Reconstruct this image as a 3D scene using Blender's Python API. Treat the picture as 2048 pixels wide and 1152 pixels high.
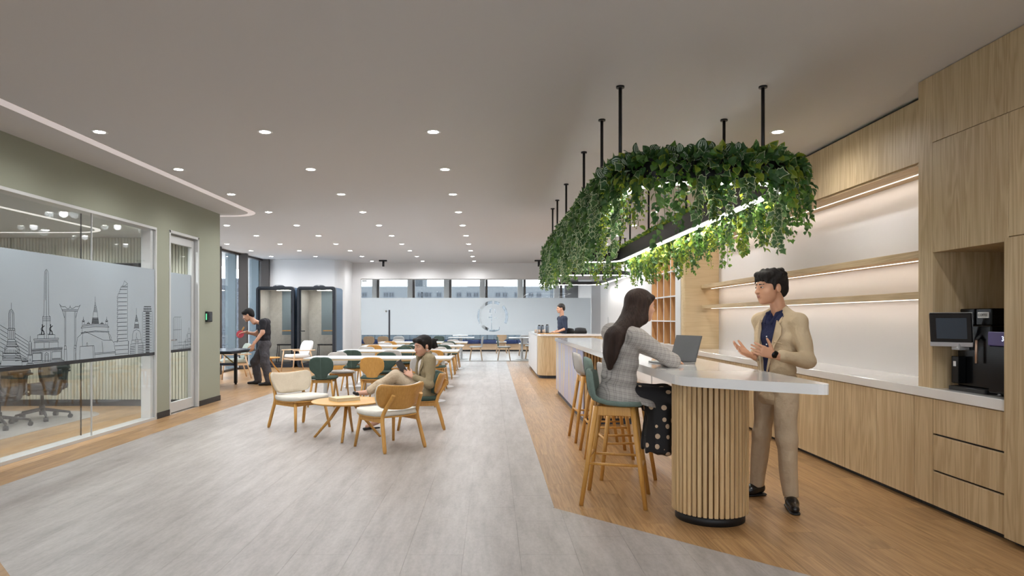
import bpy, bmesh, math, random
import numpy as np
from mathutils import Vector, Matrix, Quaternion
from mathutils.geometry import tessellate_polygon

for _o in list(bpy.data.objects):
    bpy.data.objects.remove(_o, do_unlink=True)
random.seed(7)
SC = bpy.context.scene
COL = SC.collection
PI = math.pi

# ------------------------------------------------------------------ camera
FPX = 1343.0            # focal length in pixels of the 2048 px wide frame
EYE = 1.4
cam_data = bpy.data.cameras.new('camera')
cam_data.sensor_width = 36.0
cam_data.lens = 36.0 * FPX / 2048.0
cam_data.shift_x = 40.0 / 2048.0
cam_data.shift_y = 60.0 / 2048.0
cam_data.clip_end = 600
cam = bpy.data.objects.new('camera', cam_data)
cam.location = (0, 0, EYE)
cam.rotation_euler = (PI / 2, 0, 0)
COL.objects.link(cam)
SC.camera = cam

# ------------------------------------------------------------------ world, exposure
world = bpy.data.worlds.new('overcast_sky')
SC.world = world
world.use_nodes = True
_bg = world.node_tree.nodes['Background']
_bg.inputs[0].default_value = (0.86, 0.93, 1.0, 1)
_bg.inputs[1].default_value = 4.6
SC.view_settings.view_transform = 'Standard'
SC.view_settings.look = 'None'
SC.view_settings.gamma = 1.0
SC.view_settings.use_curve_mapping = False
SC.view_settings.exposure = 0.0
SC.cycles.use_denoising = True
SC.cycles.use_adaptive_sampling = True
SC.cycles.adaptive_threshold = 0.18
SC.cycles.max_bounces = 5
SC.cycles.diffuse_bounces = 3
SC.cycles.glossy_bounces = 2
SC.cycles.transparent_max_bounces = 12
SC.cycles.transmission_bounces = 2
SC.cycles.sample_clamp_indirect = 6.0
SC.cycles.caustics_reflective = False
SC.cycles.caustics_refractive = False

DOWNLIGHT_W = 60.0
LED_W = .85
PLANT_LED_W = 5.0

# ------------------------------------------------------------------ helpers
def srgb(r, g, b):
    def f(c):
        c = c / 255.0
        return c / 12.92 if c <= 0.04045 else ((c + 0.055) / 1.055) ** 2.4
    return (f(r), f(g), f(b), 1.0)

def px2w(px, py, Y):
    return Vector(((px - 984) * Y / FPX, Y, EYE + (636 - py) * Y / FPX))

class MB:
    """collects vertices and faces, builds one mesh object"""
    def __init__(s):
        s.v = []; s.f = []; s.sm = []
    def add(s, verts, faces, smooth=False, M=None):
        n = len(s.v)
        if M is not None:
            verts = [tuple(M @ Vector(p)) for p in verts]
        s.v.extend([tuple(p) for p in verts])
        for f in faces:
            s.f.append(tuple(i + n for i in f)); s.sm.append(smooth)
        return s
    def box(s, x0, x1, y0, y1, z0, z1, c=0.0, M=None):
        if x0 > x1: x0, x1 = x1, x0
        if y0 > y1: y0, y1 = y1, y0
        if z0 > z1: z0, z1 = z1, z0
        c = min(c, (x1-x0)*.45, (y1-y0)*.45, (z1-z0)*.45)
        if c <= 0:
            v = [(x0,y0,z0),(x1,y0,z0),(x1,y1,z0),(x0,y1,z0),(x0,y0,z1),(x1,y0,z1),(x1,y1,z1),(x0,y1,z1)]
            f = [(3,2,1,0),(4,5,6,7),(0,1,5,4),(1,2,6,5),(2,3,7,6),(3,0,4,7)]
            return s.add(v, f, M=M)
        X = (x0, x1); Y = (y0, y1); Z = (z0, z1)
        v = []; idx = {}
        for i in (0,1):
            for j in (0,1):
                for k in (0,1):
                    sx, sy, sz = (1-2*i), (1-2*j), (1-2*k)
                    for a in range(3):
                        p = [X[i]+sx*c, Y[j]+sy*c, Z[k]+sz*c]
                        p[a] = (X[i], Y[j], Z[k])[a]
                        idx[(i,j,k,a)] = len(v); v.append(tuple(p))
        f = []
        ctr = Vector(((x0+x1)/2,(y0+y1)/2,(z0+z1)/2))
        def put(q):
            a, b, cc = (Vector(v[q[0]]), Vector(v[q[1]]), Vector(v[q[2]]))
            n = (b-a).cross(cc-a)
            m = sum((Vector(v[t]) for t in q), Vector())/len(q) - ctr
            f.append(tuple(q) if n.dot(m) > 0 else tuple(reversed(q)))
        for e in (0,1):
            put([idx[(e,0,0,0)],idx[(e,1,0,0)],idx[(e,1,1,0)],idx[(e,0,1,0)]])
            put([idx[(0,e,0,1)],idx[(1,e,0,1)],idx[(1,e,1,1)],idx[(0,e,1,1)]])
            put([idx[(0,0,e,2)],idx[(1,0,e,2)],idx[(1,1,e,2)],idx[(0,1,e,2)]])
        for i in (0,1):
            for j in (0,1):
                put([idx[(i,j,0,0)],idx[(i,j,0,1)],idx[(i,j,1,1)],idx[(i,j,1,0)]])
                put([idx[(i,0,j,0)],idx[(i,0,j,2)],idx[(i,1,j,2)],idx[(i,1,j,0)]])
                put([idx[(0,i,j,1)],idx[(0,i,j,2)],idx[(1,i,j,2)],idx[(1,i,j,1)]])
        for i in (0,1):
            for j in (0,1):
                for k in (0,1):
                    put([idx[(i,j,k,0)],idx[(i,j,k,1)],idx[(i,j,k,2)]])
        return s.add(v, f, M=M)
    def rod(s, a, b, ra, rb=None, n=12, smooth=True, flat=None, caps=True):
        a = Vector(a); b = Vector(b); rb = ra if rb is None else rb
        d = (b-a).normalized()
        t = Vector((0,0,1)) if abs(d.z) < .95 else Vector((1,0,0))
        u = d.cross(t).normalized(); w = d.cross(u)
        fa = flat or 1.0
        v = []
        for (p, r) in ((a, ra), (b, rb)):
            for i in range(n):
                q = 2*PI*i/n
                v.append(p + u*(r*math.cos(q)) + w*(r*fa*math.sin(q)))
        f = [(i, (i+1) % n, n+(i+1) % n, n+i) for i in range(n)]
        s.add(v, f, smooth)
        if caps:
            k = len(s.v)-2*n
            s.f.append(tuple(k+i for i in reversed(range(n)))); s.sm.append(False)
            s.f.append(tuple(k+n+i for i in range(n))); s.sm.append(False)
        return s
    def tube(s, pts, rad, n=10, closed=False, caps=True):
        pts = [Vector(p) for p in pts]; m = len(pts)
        R = rad if isinstance(rad, (list, tuple)) else [rad]*m
        v = []; up = None
        for i, p in enumerate(pts):
            if closed: d = (pts[(i+1) % m]-pts[i-1]).normalized()
            else: d = (pts[min(i+1,m-1)]-pts[max(i-1,0)]).normalized()
            if up is None:
                t = Vector((0,0,1)) if abs(d.z) < .9 else Vector((1,0,0))
                up = d.cross(t).normalized()
            up = (up - d*up.dot(d)).normalized(); w = d.cross(up)
            for j in range(n):
                q = 2*PI*j/n
                v.append(p + up*(R[i]*math.cos(q)) + w*(R[i]*math.sin(q)))
        f = []
        for i in range(m if closed else m-1):
            i2 = (i+1) % m
            for j in range(n):
                f.append((i*n+j, i*n+(j+1) % n, i2*n+(j+1) % n, i2*n+j))
        s.add(v, f, True)
        if caps and not closed:
            k = len(s.v)-m*n
            s.f.append(tuple(k+j for j in reversed(range(n)))); s.sm.append(False)
            s.f.append(tuple(k+(m-1)*n+j for j in range(n))); s.sm.append(False)
        return s
    def lathe(s, prof, c=(0,0), n=24, smooth=True):
        v = []; f = []; m = len(prof)
        for (r, z) in prof:
            for i in range(n):
                q = 2*PI*i/n
                v.append((c[0]+r*math.cos(q), c[1]+r*math.sin(q), z))
        for k in range(m-1):
            for i in range(n):
                f.append((k*n+i, k*n+(i+1) % n, (k+1)*n+(i+1) % n, (k+1)*n+i))
        s.add(v, f, smooth)
        k = len(s.v)-m*n
        if prof[0][0] > 1e-4: s.f.append(tuple(k+i for i in reversed(range(n)))); s.sm.append(False)
        if prof[-1][0] > 1e-4: s.f.append(tuple(k+(m-1)*n+i for i in range(n))); s.sm.append(False)
        return s
    def prism(s, poly, z0, z1, ax='z', smooth_side=False, M=None):
        """poly 2d extruded along an axis (z: xy poly, x: yz poly, y: xz poly)"""
        n = len(poly)
        ar = sum(poly[i][0]*poly[(i+1) % n][1]-poly[(i+1) % n][0]*poly[i][1] for i in range(n))
        if ar < 0: poly = list(reversed(poly))
        def P(a, b, h):
            return {'z': (a,b,h), 'x': (h,a,b), 'y': (b,h,a)}[ax]
        if ax == 'y': poly = [(q[1], q[0]) for q in poly][::-1]
        v = [P(a,b,z0) for a,b in poly] + [P(a,b,z1) for a,b in poly]
        s.add(v, [tuple(reversed(range(n))), tuple(range(n, 2*n))], False, M)
        s.add(v, [(i, (i+1) % n, n+(i+1) % n, n+i) for i in range(n)], smooth_side, M)
        return s
    def shell(s, rows, thick, ncol=8, edge=0.35, M=None):
        """rows: (centre Vector, side Vector, normal Vector, halfwidth, bend); a padded ribbon with rounded rim"""
        m = len(rows); v = []; f = []
        for side in (1, -1):
            for ri, (c, sd, nm, hw, bend) in enumerate(rows):
                c = Vector(c); sd = Vector(sd); nm = Vector(nm)
                for j in range(ncol+1):
                    u = -1+2*j/ncol
                    uu = math.sin(u*PI/2)
                    rim = (ri in (0, m-1)) or j in (0, ncol)
                    t = thick*.5*(edge if rim else 1.0)
                    p = c + sd*(uu*hw) + nm*(bend*uu*uu*hw) + nm*(side*t)
                    v.append(p)
        k = m*(ncol+1)
        for i in range(m-1):
            for j in range(ncol):
                a = i*(ncol+1)+j; b = a+1; c2 = a+ncol+2; d = a+ncol+1
                f.append((a, b, c2, d)); f.append((k+d, k+c2, k+b, k+a))
        def strip(ids):
            for a, b in zip(ids[:-1], ids[1:]):
                f.append((b, a, k+a, k+b))
        strip([j for j in range(ncol+1)])
        strip([i*(ncol+1)+ncol for i in range(m)])
        strip([(m-1)*(ncol+1)+j for j in reversed(range(ncol+1))])
        strip([i*(ncol+1) for i in reversed(range(m))])
        return s.add(v, f, True, M)
    def mesh(s, name, mat=None):
        me = bpy.data.meshes.new(name)
        me.from_pydata(s.v, [], s.f)
        me.polygons.foreach_set('use_smooth', s.sm)
        if mat is not None: me.materials.append(mat)
        me.update()
        return me
    def build(s, name, mat, parent=None):
        return link(name, s.mesh(name, mat), parent)

def link(name, data, parent=None, M=None):
    o = bpy.data.objects.new(name, data)
    COL.objects.link(o)
    if parent is not None: o.parent = parent
    if M is not None: o.matrix_local = M
    return o

def fix_normals(o):
    bm = bmesh.new(); bm.from_mesh(o.data)
    bmesh.ops.recalc_face_normals(bm, faces=bm.faces)
    bm.to_mesh(o.data); bm.free(); o.data.update()
    return o

def tag(o, label=None, cat=None, group=None, kind=None):
    if label: o['label'] = label
    if cat: o['category'] = cat
    if group: o['group'] = group
    if kind: o['kind'] = kind
    return o

def thing(name, label, cat, loc=(0,0,0), rz=0.0, group=None):
    o = bpy.data.objects.new(name, None)
    COL.objects.link(o)
    o.empty_display_size = .1
    o.location = loc; o.rotation_euler = (0, 0, rz)
    return tag(o, label, cat, group)

def copy_tree(o, parent=None):
    c = o.copy(); COL.objects.link(c)
    if parent is not None: c.parent = parent
    for ch in list(o.children):
        copy_tree(ch, c)
    return c

def bx(name, mat, b, parent=None, c=0.0):
    return MB().box(*b, c=c).build(name, mat, parent)

def struct(name, mat, b, c=0.0):
    return tag(bx(name, mat, b, None, c), kind='structure')

def rrect(x0, x1, y0, y1, r, n=6):
    pts = []
    for cx, cy, a0 in ((x1-r,y1-r,0),(x0+r,y1-r,90),(x0+r,y0+r,180),(x1-r,y0+r,270)):
        for i in range(n+1):
            a = math.radians(a0+90*i/n)
            pts.append((cx+r*math.cos(a), cy+r*math.sin(a)))
    return pts

def smoothpath(pts, n=6):
    """catmull-rom through the points"""
    P = [Vector(p) for p in pts]; out = []
    for i in range(len(P)-1):
        a = P[max(i-1,0)]; b = P[i]; c = P[i+1]; d = P[min(i+2,len(P)-1)]
        for k in range(n):
            t = k/n
            out.append(.5*((2*b)+(c-a)*t+(2*a-5*b+4*c-d)*t*t+(3*b-a-3*c+d)*t**3))
    out.append(P[-1])
    return out

def text_mesh(s, size, depth=0.0005):
    cu = bpy.data.curves.new('lettering', 'FONT')
    cu.body = s; cu.size = size; cu.extrude = depth
    cu.align_x = 'CENTER'; cu.align_y = 'CENTER'
    o = bpy.data.objects.new('lettering', cu); COL.objects.link(o)
    dg = bpy.context.evaluated_depsgraph_get()
    me = bpy.data.meshes.new_from_object(o.evaluated_get(dg))
    bpy.data.objects.remove(o, do_unlink=True)
    return me

# ------------------------------------------------------------------ materials
def new_mat(name):
    m = bpy.data.materials.new(name); m.use_nodes = True
    return m, m.node_tree.nodes, m.node_tree.links, m.node_tree.nodes['Principled BSDF']

def mat_plain(name, col, rough=.5, metal=0.0, bump=0.0, bscale=60.0, var=0.0, spec=.5, coat=0.0, vscale=6.0):
    m, N, L, b = new_mat(name)
    b.inputs['Base Color'].default_value = col
    b.inputs['Roughness'].default_value = rough
    b.inputs['Metallic'].default_value = metal
    b.inputs['Specular IOR Level'].default_value = spec
    if coat: b.inputs['Coat Weight'].default_value = coat
    if bump or var:
        tc = N.new('ShaderNodeTexCoord')
        nz = N.new('ShaderNodeTexNoise'); nz.inputs['Scale'].default_value = bscale; nz.inputs['Detail'].default_value = 4
        L.new(tc.outputs['Object'], nz.inputs['Vector'])
        if bump:
            bp = N.new('ShaderNodeBump'); bp.inputs['Strength'].default_value = bump; bp.inputs['Distance'].default_value = .01
            L.new(nz.outputs['Fac'], bp.inputs['Height']); L.new(bp.outputs['Normal'], b.inputs['Normal'])
        if var:
            n2 = N.new('ShaderNodeTexNoise'); n2.inputs['Scale'].default_value = vscale; n2.inputs['Detail'].default_value = 5
            L.new(tc.outputs['Object'], n2.inputs['Vector'])
            mx = N.new('ShaderNodeMix'); mx.data_type = 'RGBA'
            mx.inputs['A'].default_value = tuple(c*(1-var) for c in col[:3])+(1,)
            mx.inputs['B'].default_value = tuple(min(1,c*(1+var)) for c in col[:3])+(1,)
            L.new(n2.outputs['Fac'], mx.inputs['Factor']); L.new(mx.outputs['Result'], b.inputs['Base Color'])
    return m

def mat_emit(name, col, strength, sample=True, base=.8):
    m, N, L, b = new_mat(name)
    b.inputs['Base Color'].default_value = (col[0]*base,col[1]*base,col[2]*base,1)
    b.inputs['Emission Color'].default_value = col
    b.inputs['Emission Strength'].default_value = strength
    if not sample: m.cycles.emission_sampling = 'NONE'
    return m

def mat_wood(name, dark, light, axis='z', scale=1.0, rough=.45, contrast=1.0, world=False, rnd=False, cathedral=0.5, tint=0.10, bump=.04):
    """grain runs along the axis"""
    m, N, L, b = new_mat(name)
    if world:
        src = N.new('ShaderNodeNewGeometry').outputs['Position']
    else:
        src = N.new('ShaderNodeTexCoord').outputs['Object']
    if rnd:
        at = N.new('ShaderNodeAttribute'); at.attribute_name = 'rnd'; at.attribute_type = 'GEOMETRY'
        fac = at.outputs['Fac']
    else:
        fac = N.new('ShaderNodeObjectInfo').outputs['Random']
    mul = N.new('ShaderNodeVectorMath'); mul.operation = 'MULTIPLY'
    cmb = N.new('ShaderNodeCombineXYZ')
    for k in range(3): L.new(fac, cmb.inputs[k])
    L.new(cmb.outputs[0], mul.inputs[0]); mul.inputs[1].default_value = (17.3, 9.7, 13.1)
    add = N.new('ShaderNodeVectorMath'); add.operation = 'ADD'
    L.new(src, add.inputs[0]); L.new(mul.outputs[0], add.inputs[1])
    def mapped(sc_across, sc_along):
        mp = N.new('ShaderNodeMapping')
        s = {'x': (sc_along, sc_across, sc_across), 'y': (sc_across, sc_along, sc_across), 'z': (sc_across, sc_across, sc_along)}[axis]
        mp.inputs['Scale'].default_value = tuple(q*scale for q in s)
        L.new(add.outputs[0], mp.inputs['Vector'])
        return mp.outputs[0]
    fine = N.new('ShaderNodeTexNoise'); fine.inputs['Scale'].default_value = 1.0; fine.inputs['Detail'].default_value = 6
    fine.inputs['Roughness'].default_value = .65
    L.new(mapped(90, 2.2), fine.inputs['Vector'])
    big = N.new('ShaderNodeTexNoise'); big.inputs['Scale'].default_value = 1.0; big.inputs['Detail'].default_value = 3; big.inputs['Distortion'].default_value = .6
    L.new(mapped(7, .55), big.inputs['Vector'])
    w = N.new('ShaderNodeMath'); w.operation = 'MULTIPLY'; w.inputs[1].default_value = 46.0
    L.new(big.outputs['Fac'], w.inputs[0])
    sn = N.new('ShaderNodeMath'); sn.operation = 'SINE'; L.new(w.outputs[0], sn.inputs[0])
    a1 = N.new('ShaderNodeMath'); a1.operation = 'MULTIPLY_ADD'; a1.inputs[1].default_value = .13*cathedral; 
    L.new(sn.outputs[0], a1.inputs[0]); L.new(fine.outputs['Fac'], a1.inputs[2])
    rp = N.new('ShaderNodeValToRGB')
    rp.color_ramp.elements[0].position = .5-.22/contrast; rp.color_ramp.elements[0].color = dark
    rp.color_ramp.elements[1].position = .5+.20/contrast; rp.color_ramp.elements[1].color = light
    L.new(a1.outputs[0], rp.inputs['Fac'])
    hsv = N.new('ShaderNodeHueSaturation')
    vv = N.new('ShaderNodeMath'); vv.operation = 'MULTIPLY_ADD'; vv.inputs[1].default_value = 2*tint; vv.inputs[2].default_value = 1-tint
    L.new(fac, vv.inputs[0]); L.new(vv.outputs[0], hsv.inputs['Value']); L.new(rp.outputs['Color'], hsv.inputs['Color'])
    L.new(hsv.outputs['Color'], b.inputs['Base Color'])
    b.inputs['Roughness'].default_value = rough
    if bump:
        bp = N.new('ShaderNodeBump'); bp.inputs['Strength'].default_value = bump; bp.inputs['Distance'].default_value = .004
        L.new(a1.outputs[0], bp.inputs['Height']); L.new(bp.outputs['Normal'], b.inputs['Normal'])
    return m

def mat_glass(name, tint=(.985,.992,.99,1), refl=.10, fres=.20):
    m = bpy.data.materials.new(name); m.use_nodes = True
    N = m.node_tree.nodes; L = m.node_tree.links
    for n in list(N): N.remove(n)
    out = N.new('ShaderNodeOutputMaterial'); tr = N.new('ShaderNodeBsdfTransparent'); gl = N.new('ShaderNodeBsdfGlossy')
    tr.inputs[0].default_value = tint; gl.inputs['Roughness'].default_value = .02; gl.inputs[0].default_value = (.95,.97,1,1)
    lw = N.new('ShaderNodeFresnel'); lw.inputs['IOR'].default_value = 1.45
    mu = N.new('ShaderNodeMath'); mu.operation = 'MULTIPLY_ADD'; mu.inputs[1].default_value = fres; mu.inputs[2].default_value = refl*.1
    L.new(lw.outputs[0], mu.inputs[0])
    mx = N.new('ShaderNodeMixShader'); L.new(mu.outputs[0], mx.inputs[0]); L.new(tr.outputs[0], mx.inputs[1]); L.new(gl.outputs[0], mx.inputs[2])
    L.new(mx.outputs[0], out.inputs[0])
    return m

def mat_frost(name, col, trans=.5, clear=.06):
    m = bpy.data.materials.new(name); m.use_nodes = True
    N = m.node_tree.nodes; L = m.node_tree.links
    for n in list(N): N.remove(n)
    out = N.new('ShaderNodeOutputMaterial')
    d = N.new('ShaderNodeBsdfDiffuse'); t = N.new('ShaderNodeBsdfTranslucent'); c = N.new('ShaderNodeBsdfTransparent')
    d.inputs[0].default_value = col; t.inputs[0].default_value = col
    m1 = N.new('ShaderNodeMixShader'); m1.inputs[0].default_value = trans
    m2 = N.new('ShaderNodeMixShader'); m2.inputs[0].default_value = clear
    L.new(d.outputs[0], m1.inputs[1]); L.new(t.outputs[0], m1.inputs[2])
    L.new(m1.outputs[0], m2.inputs[1]); L.new(c.outputs[0], m2.inputs[2])
    L.new(m2.outputs[0], out.inputs[0])
    return m

def mat_vinyl(name):
    m, N, L, b = new_mat(name)
    pos = N.new('ShaderNodeNewGeometry').outputs['Position']
    at = N.new('ShaderNodeAttribute'); at.attribute_name = 'rnd'
    cmb = N.new('ShaderNodeCombineXYZ'); L.new(at.outputs['Fac'], cmb.inputs[2])
    sc = N.new('ShaderNodeVectorMath'); sc.operation = 'MULTIPLY_ADD'; sc.inputs[1].default_value = (0,0,.10)
    L.new(cmb.outputs[0], sc.inputs[0]); L.new(pos, sc.inputs[2])
    mp = N.new('ShaderNodeMapping'); mp.inputs['Scale'].default_value = (8.5, 1.3, 1.0); L.new(sc.outputs[0], mp.inputs[0])
    n1 = N.new('ShaderNodeTexNoise'); n1.inputs['Scale'].default_value = 1.0; n1.inputs['Detail'].default_value = 8; n1.inputs['Roughness'].default_value = .72
    L.new(mp.outputs[0], n1.inputs['Vector'])
    mp2 = N.new('ShaderNodeMapping'); mp2.inputs['Scale'].default_value = (60, 26, 8); L.new(sc.outputs[0], mp2.inputs[0])
    n2 = N.new('ShaderNodeTexNoise'); n2.inputs['Scale'].default_value = 1.0; n2.inputs['Detail'].default_value = 4; L.new(mp2.outputs[0], n2.inputs['Vector'])
    ad = N.new('ShaderNodeMath'); ad.operation = 'MULTIPLY_ADD'; ad.inputs[1].default_value = .28; L.new(n2.outputs['Fac'], ad.inputs[0]); L.new(n1.outputs['Fac'], ad.inputs[2])
    rp = N.new('ShaderNodeValToRGB')
    e = rp.color_ramp.elements
    e[0].position = .42; e[0].color = srgb(143,136,130); e[1].position = .88; e[1].color = srgb(184,178,173)
    L.new(ad.outputs[0], rp.inputs['Fac'])
    hsv = N.new('ShaderNodeHueSaturation')
    vv = N.new('ShaderNodeMath'); vv.operation = 'MULTIPLY_ADD'; vv.inputs[1].default_value = .03; vv.inputs[2].default_value = .985
    L.new(at.outputs['Fac'], vv.inputs[0]); L.new(vv.outputs[0], hsv.inputs['Value']); L.new(rp.outputs[0], hsv.inputs['Color'])
    L.new(hsv.outputs[0], b.inputs['Base Color'])
    b.inputs['Roughness'].default_value = .38
    bp = N.new('ShaderNodeBump'); bp.inputs['Strength'].default_value = .06; bp.inputs['Distance'].default_value = .004
    L.new(n2.outputs['Fac'], bp.inputs['Height']); L.new(bp.outputs[0], b.inputs['Normal'])
    return m

def mat_fabric(name, c1, c2, scale=380.0, rough=.9):
    m, N, L, b = new_mat(name)
    tc = N.new('ShaderNodeTexCoord')
    n = N.new('ShaderNodeTexNoise'); n.inputs['Scale'].default_value = scale; n.inputs['Detail'].default_value = 2
    L.new(tc.outputs['Object'], n.inputs['Vector'])
    n2 = N.new('ShaderNodeTexNoise'); n2.inputs['Scale'].default_value = 9; n2.inputs['Detail'].default_value = 3
    L.new(tc.outputs['Object'], n2.inputs['Vector'])
    av = N.new('ShaderNodeMath'); av.operation = 'MULTIPLY_ADD'; av.inputs[1].default_value = .35; L.new(n2.outputs['Fac'], av.inputs[0]); 
    sb = N.new('ShaderNodeMath'); sb.operation = 'SUBTRACT'; sb.inputs[1].default_value = .17; L.new(n.outputs['Fac'], sb.inputs[0]); L.new(sb.outputs[0], av.inputs[2])
    rp = N.new('ShaderNodeValToRGB'); rp.color_ramp.elements[0].position = .33; rp.color_ramp.elements[0].color = c1
    rp.color_ramp.elements[1].position = .67; rp.color_ramp.elements[1].color = c2
    L.new(av.outputs[0], rp.inputs[0]); L.new(rp.outputs[0], b.inputs['Base Color'])
    b.inputs['Roughness'].default_value = rough; b.inputs['Specular IOR Level'].default_value = .2
    bp = N.new('ShaderNodeBump'); bp.inputs['Strength'].default_value = .25; bp.inputs['Distance'].default_value = .002
    L.new(n.outputs['Fac'], bp.inputs['Height']); L.new(bp.outputs[0], b.inputs['Normal'])
    return m

MT = {}
MT['ceiling'] = mat_plain('ceiling_paint', srgb(206,204,204), .9, spec=.1)
MT['wall'] = mat_plain('white_wall_paint', srgb(222,221,221), .85, spec=.2)
MT['green'] = mat_plain('sage_wall_paint', srgb(147,149,133), .8, spec=.25, var=.02, vscale=.6)
MT['batten'] = mat_plain('batten_panel', srgb(205,203,186), .7)
MT['batten_gap'] = mat_plain('batten_groove', srgb(104,98,78), .9)
MT['black'] = mat_plain('black_paint', srgb(22,23,26), .5)
MT['black_gloss'] = mat_plain('black_gloss', srgb(10,10,12), .22, spec=.22)
MT['black_metal'] = mat_plain('black_metal', srgb(28,28,30), .4, metal=.3)
MT['alu'] = mat_plain('pale_aluminium', srgb(196,197,196), .38, metal=.25)
MT['chrome'] = mat_plain('chrome', srgb(205,205,208), .15, metal=1.0)
MT['glass'] = mat_glass('clear_glass')
MT['glass_green'] = mat_glass('greenish_glass', (.965,.99,.985,1), .1, .06)
MT['frost'] = mat_frost('frosted_film', srgb(186,195,201), .30, .04)
MT['frost_far'] = mat_frost('frosted_film_bright', srgb(226,232,236), .68, .04)
MT['vinyl'] = mat_vinyl('grey_vinyl')
MT['floor_wood'] = mat_wood('floor_oak', srgb(134,98,60), srgb(188,150,104), 'y', 1.0, .36, .85, world=True, rnd=True, cathedral=.55, tint=.12)
MT['oak'] = mat_wood('cabinet_oak', srgb(177,150,112), srgb(209,186,148), 'z', 1.0, .48, .75, cathedral=1.1, tint=.035)
MT['oak_x'] = mat_wood('cabinet_oak_level', srgb(177,150,112), srgb(209,186,148), 'y', 1.0, .48, .95, cathedral=.6, tint=.03)
MT['slat_oak'] = mat_wood('slat_oak', srgb(190,156,110), srgb(222,192,146), 'z', 1.0, .5, .9, cathedral=.3, tint=.12)
MT['ply'] = mat_wood('pale_plywood', srgb(204,178,136), srgb(226,204,166), 'x', .6, .5, .7, cathedral=.5, tint=.02)
MT['cubby_back'] = mat_wood('cubby_wood', srgb(204,152,98), srgb(224,176,122), 'z', 1.0, .5, .8, tint=.05)
MT['honey'] = mat_wood('honey_wood', srgb(184,132,62), srgb(212,160,86), 'z', 1.0, .38, .8, cathedral=.3, tint=.05)
MT['honey_x'] = mat_wood('honey_wood_level', srgb(190,140,66), srgb(216,168,92), 'x', 1.0, .35, .8, cathedral=.4, tint=.05)
MT['pale_wood'] = mat_wood('pale_beech', srgb(196,160,122), srgb(224,194,160), 'z', 1.0, .45, .8, cathedral=.3, tint=.05)
MT['stone'] = mat_plain('white_quartz', srgb(232,230,228), .10, var=.02, vscale=2.5, coat=.3)
MT['table_white'] = mat_plain('white_laminate', srgb(226,228,230), .25)
MT['ply_edge'] = mat_plain('plywood_edge', srgb(206,180,140), .6, var=.06, vscale=40)
MT['white_metal'] = mat_plain('white_metal', srgb(225,226,227), .35)
MT['white_panel'] = mat_plain('white_panel', srgb(222,222,222), .45)
MT['gloss_panel'] = mat_plain('white_textured_panel', srgb(222,219,218), .42, bump=.10, bscale=14)
MT['fab_green'] = mat_fabric('green_fabric', srgb(58,72,65), srgb(78,94,86))
MT['fab_sage'] = mat_fabric('sage_fabric', srgb(96,112,106), srgb(122,138,130))
MT['fab_grey'] = mat_fabric('pale_grey_fabric', srgb(168,164,160), srgb(196,192,187))
MT['fab_cream'] = mat_fabric('cream_fabric', srgb(190,176,154), srgb(218,206,186))
MT['fab_seat'] = mat_fabric('ivory_fabric', srgb(204,198,186), srgb(226,221,211))
MT['fab_white'] = mat_fabric('white_fabric', srgb(214,216,218), srgb(232,233,234))
MT['fab_navy'] = mat_fabric('navy_fabric', srgb(38,52,92), srgb(54,70,112))
MT['fab_bluegrey'] = mat_fabric('blue_grey_fabric', srgb(126,142,152), srgb(150,164,172))
MT['felt'] = mat_fabric('grey_felt', srgb(178,177,172), srgb(206,204,199), 120)
MT['dark_frame'] = mat_plain('dark_navy_shell', srgb(34,40,50), .45)
MT['blue_side'] = mat_plain('slate_blue_side', srgb(74,96,118), .5)
MT['mullion'] = mat_plain('dark_bronze_mullion', srgb(64,59,57), .5, metal=.1)
MT['fin'] = mat_plain('blue_grey_fin', srgb(120,136,146), .6)
MT['mesh_black'] = mat_plain('black_mesh', srgb(38,39,42), .8)
MT['dark_glass'] = mat_plain('dark_screen', srgb(18,21,26), .08)
MT['led_warm'] = mat_emit('warm_led', (1.0,.90,.82,1), 2.2, False)
MT['led_white'] = mat_emit('white_led', (1.0,.97,.93,1), 7.0, False)
MT['lamp'] = mat_emit('downlight_lens', (1.0,.96,.90,1), 30.0, False)
MT['cove'] = mat_emit('cove_pale_glow', (1.0,.90,.90,1), .30, False)  # pale recessed slot given a weak emission
# ================================================================== structure
CEIL = 3.17
LW = -4.64          # face of the sage wall
BACKY = -3.6
FARY = 29.2
# ---- floor slab and its pieces
floor = struct('floor', mat_plain('floor_joint', srgb(140,132,124), .8), (-9.2, 4.1, BACKY, FARY+.3, -.12, -.004))

def clip_half(poly, nx, ny, d):
    """keep nx*x+ny*y <= d"""
    out = []
    n = len(poly)
    for i in range(n):
        a = poly[i]; b = poly[(i+1) % n]
        da = nx*a[0]+ny*a[1]-d; db = nx*b[0]+ny*b[1]-d
        if da <= 0: out.append(a)
        if da*db < 0:
            t = da/(da-db); out.append((a[0]+t*(b[0]-a[0]), a[1]+t*(b[1]-a[1])))
    return out
def parea(p):
    return abs(sum(p[i][0]*p[(i+1) % len(p)][1]-p[(i+1) % len(p)][0]*p[i][1] for i in range(len(p))))/2

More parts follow.
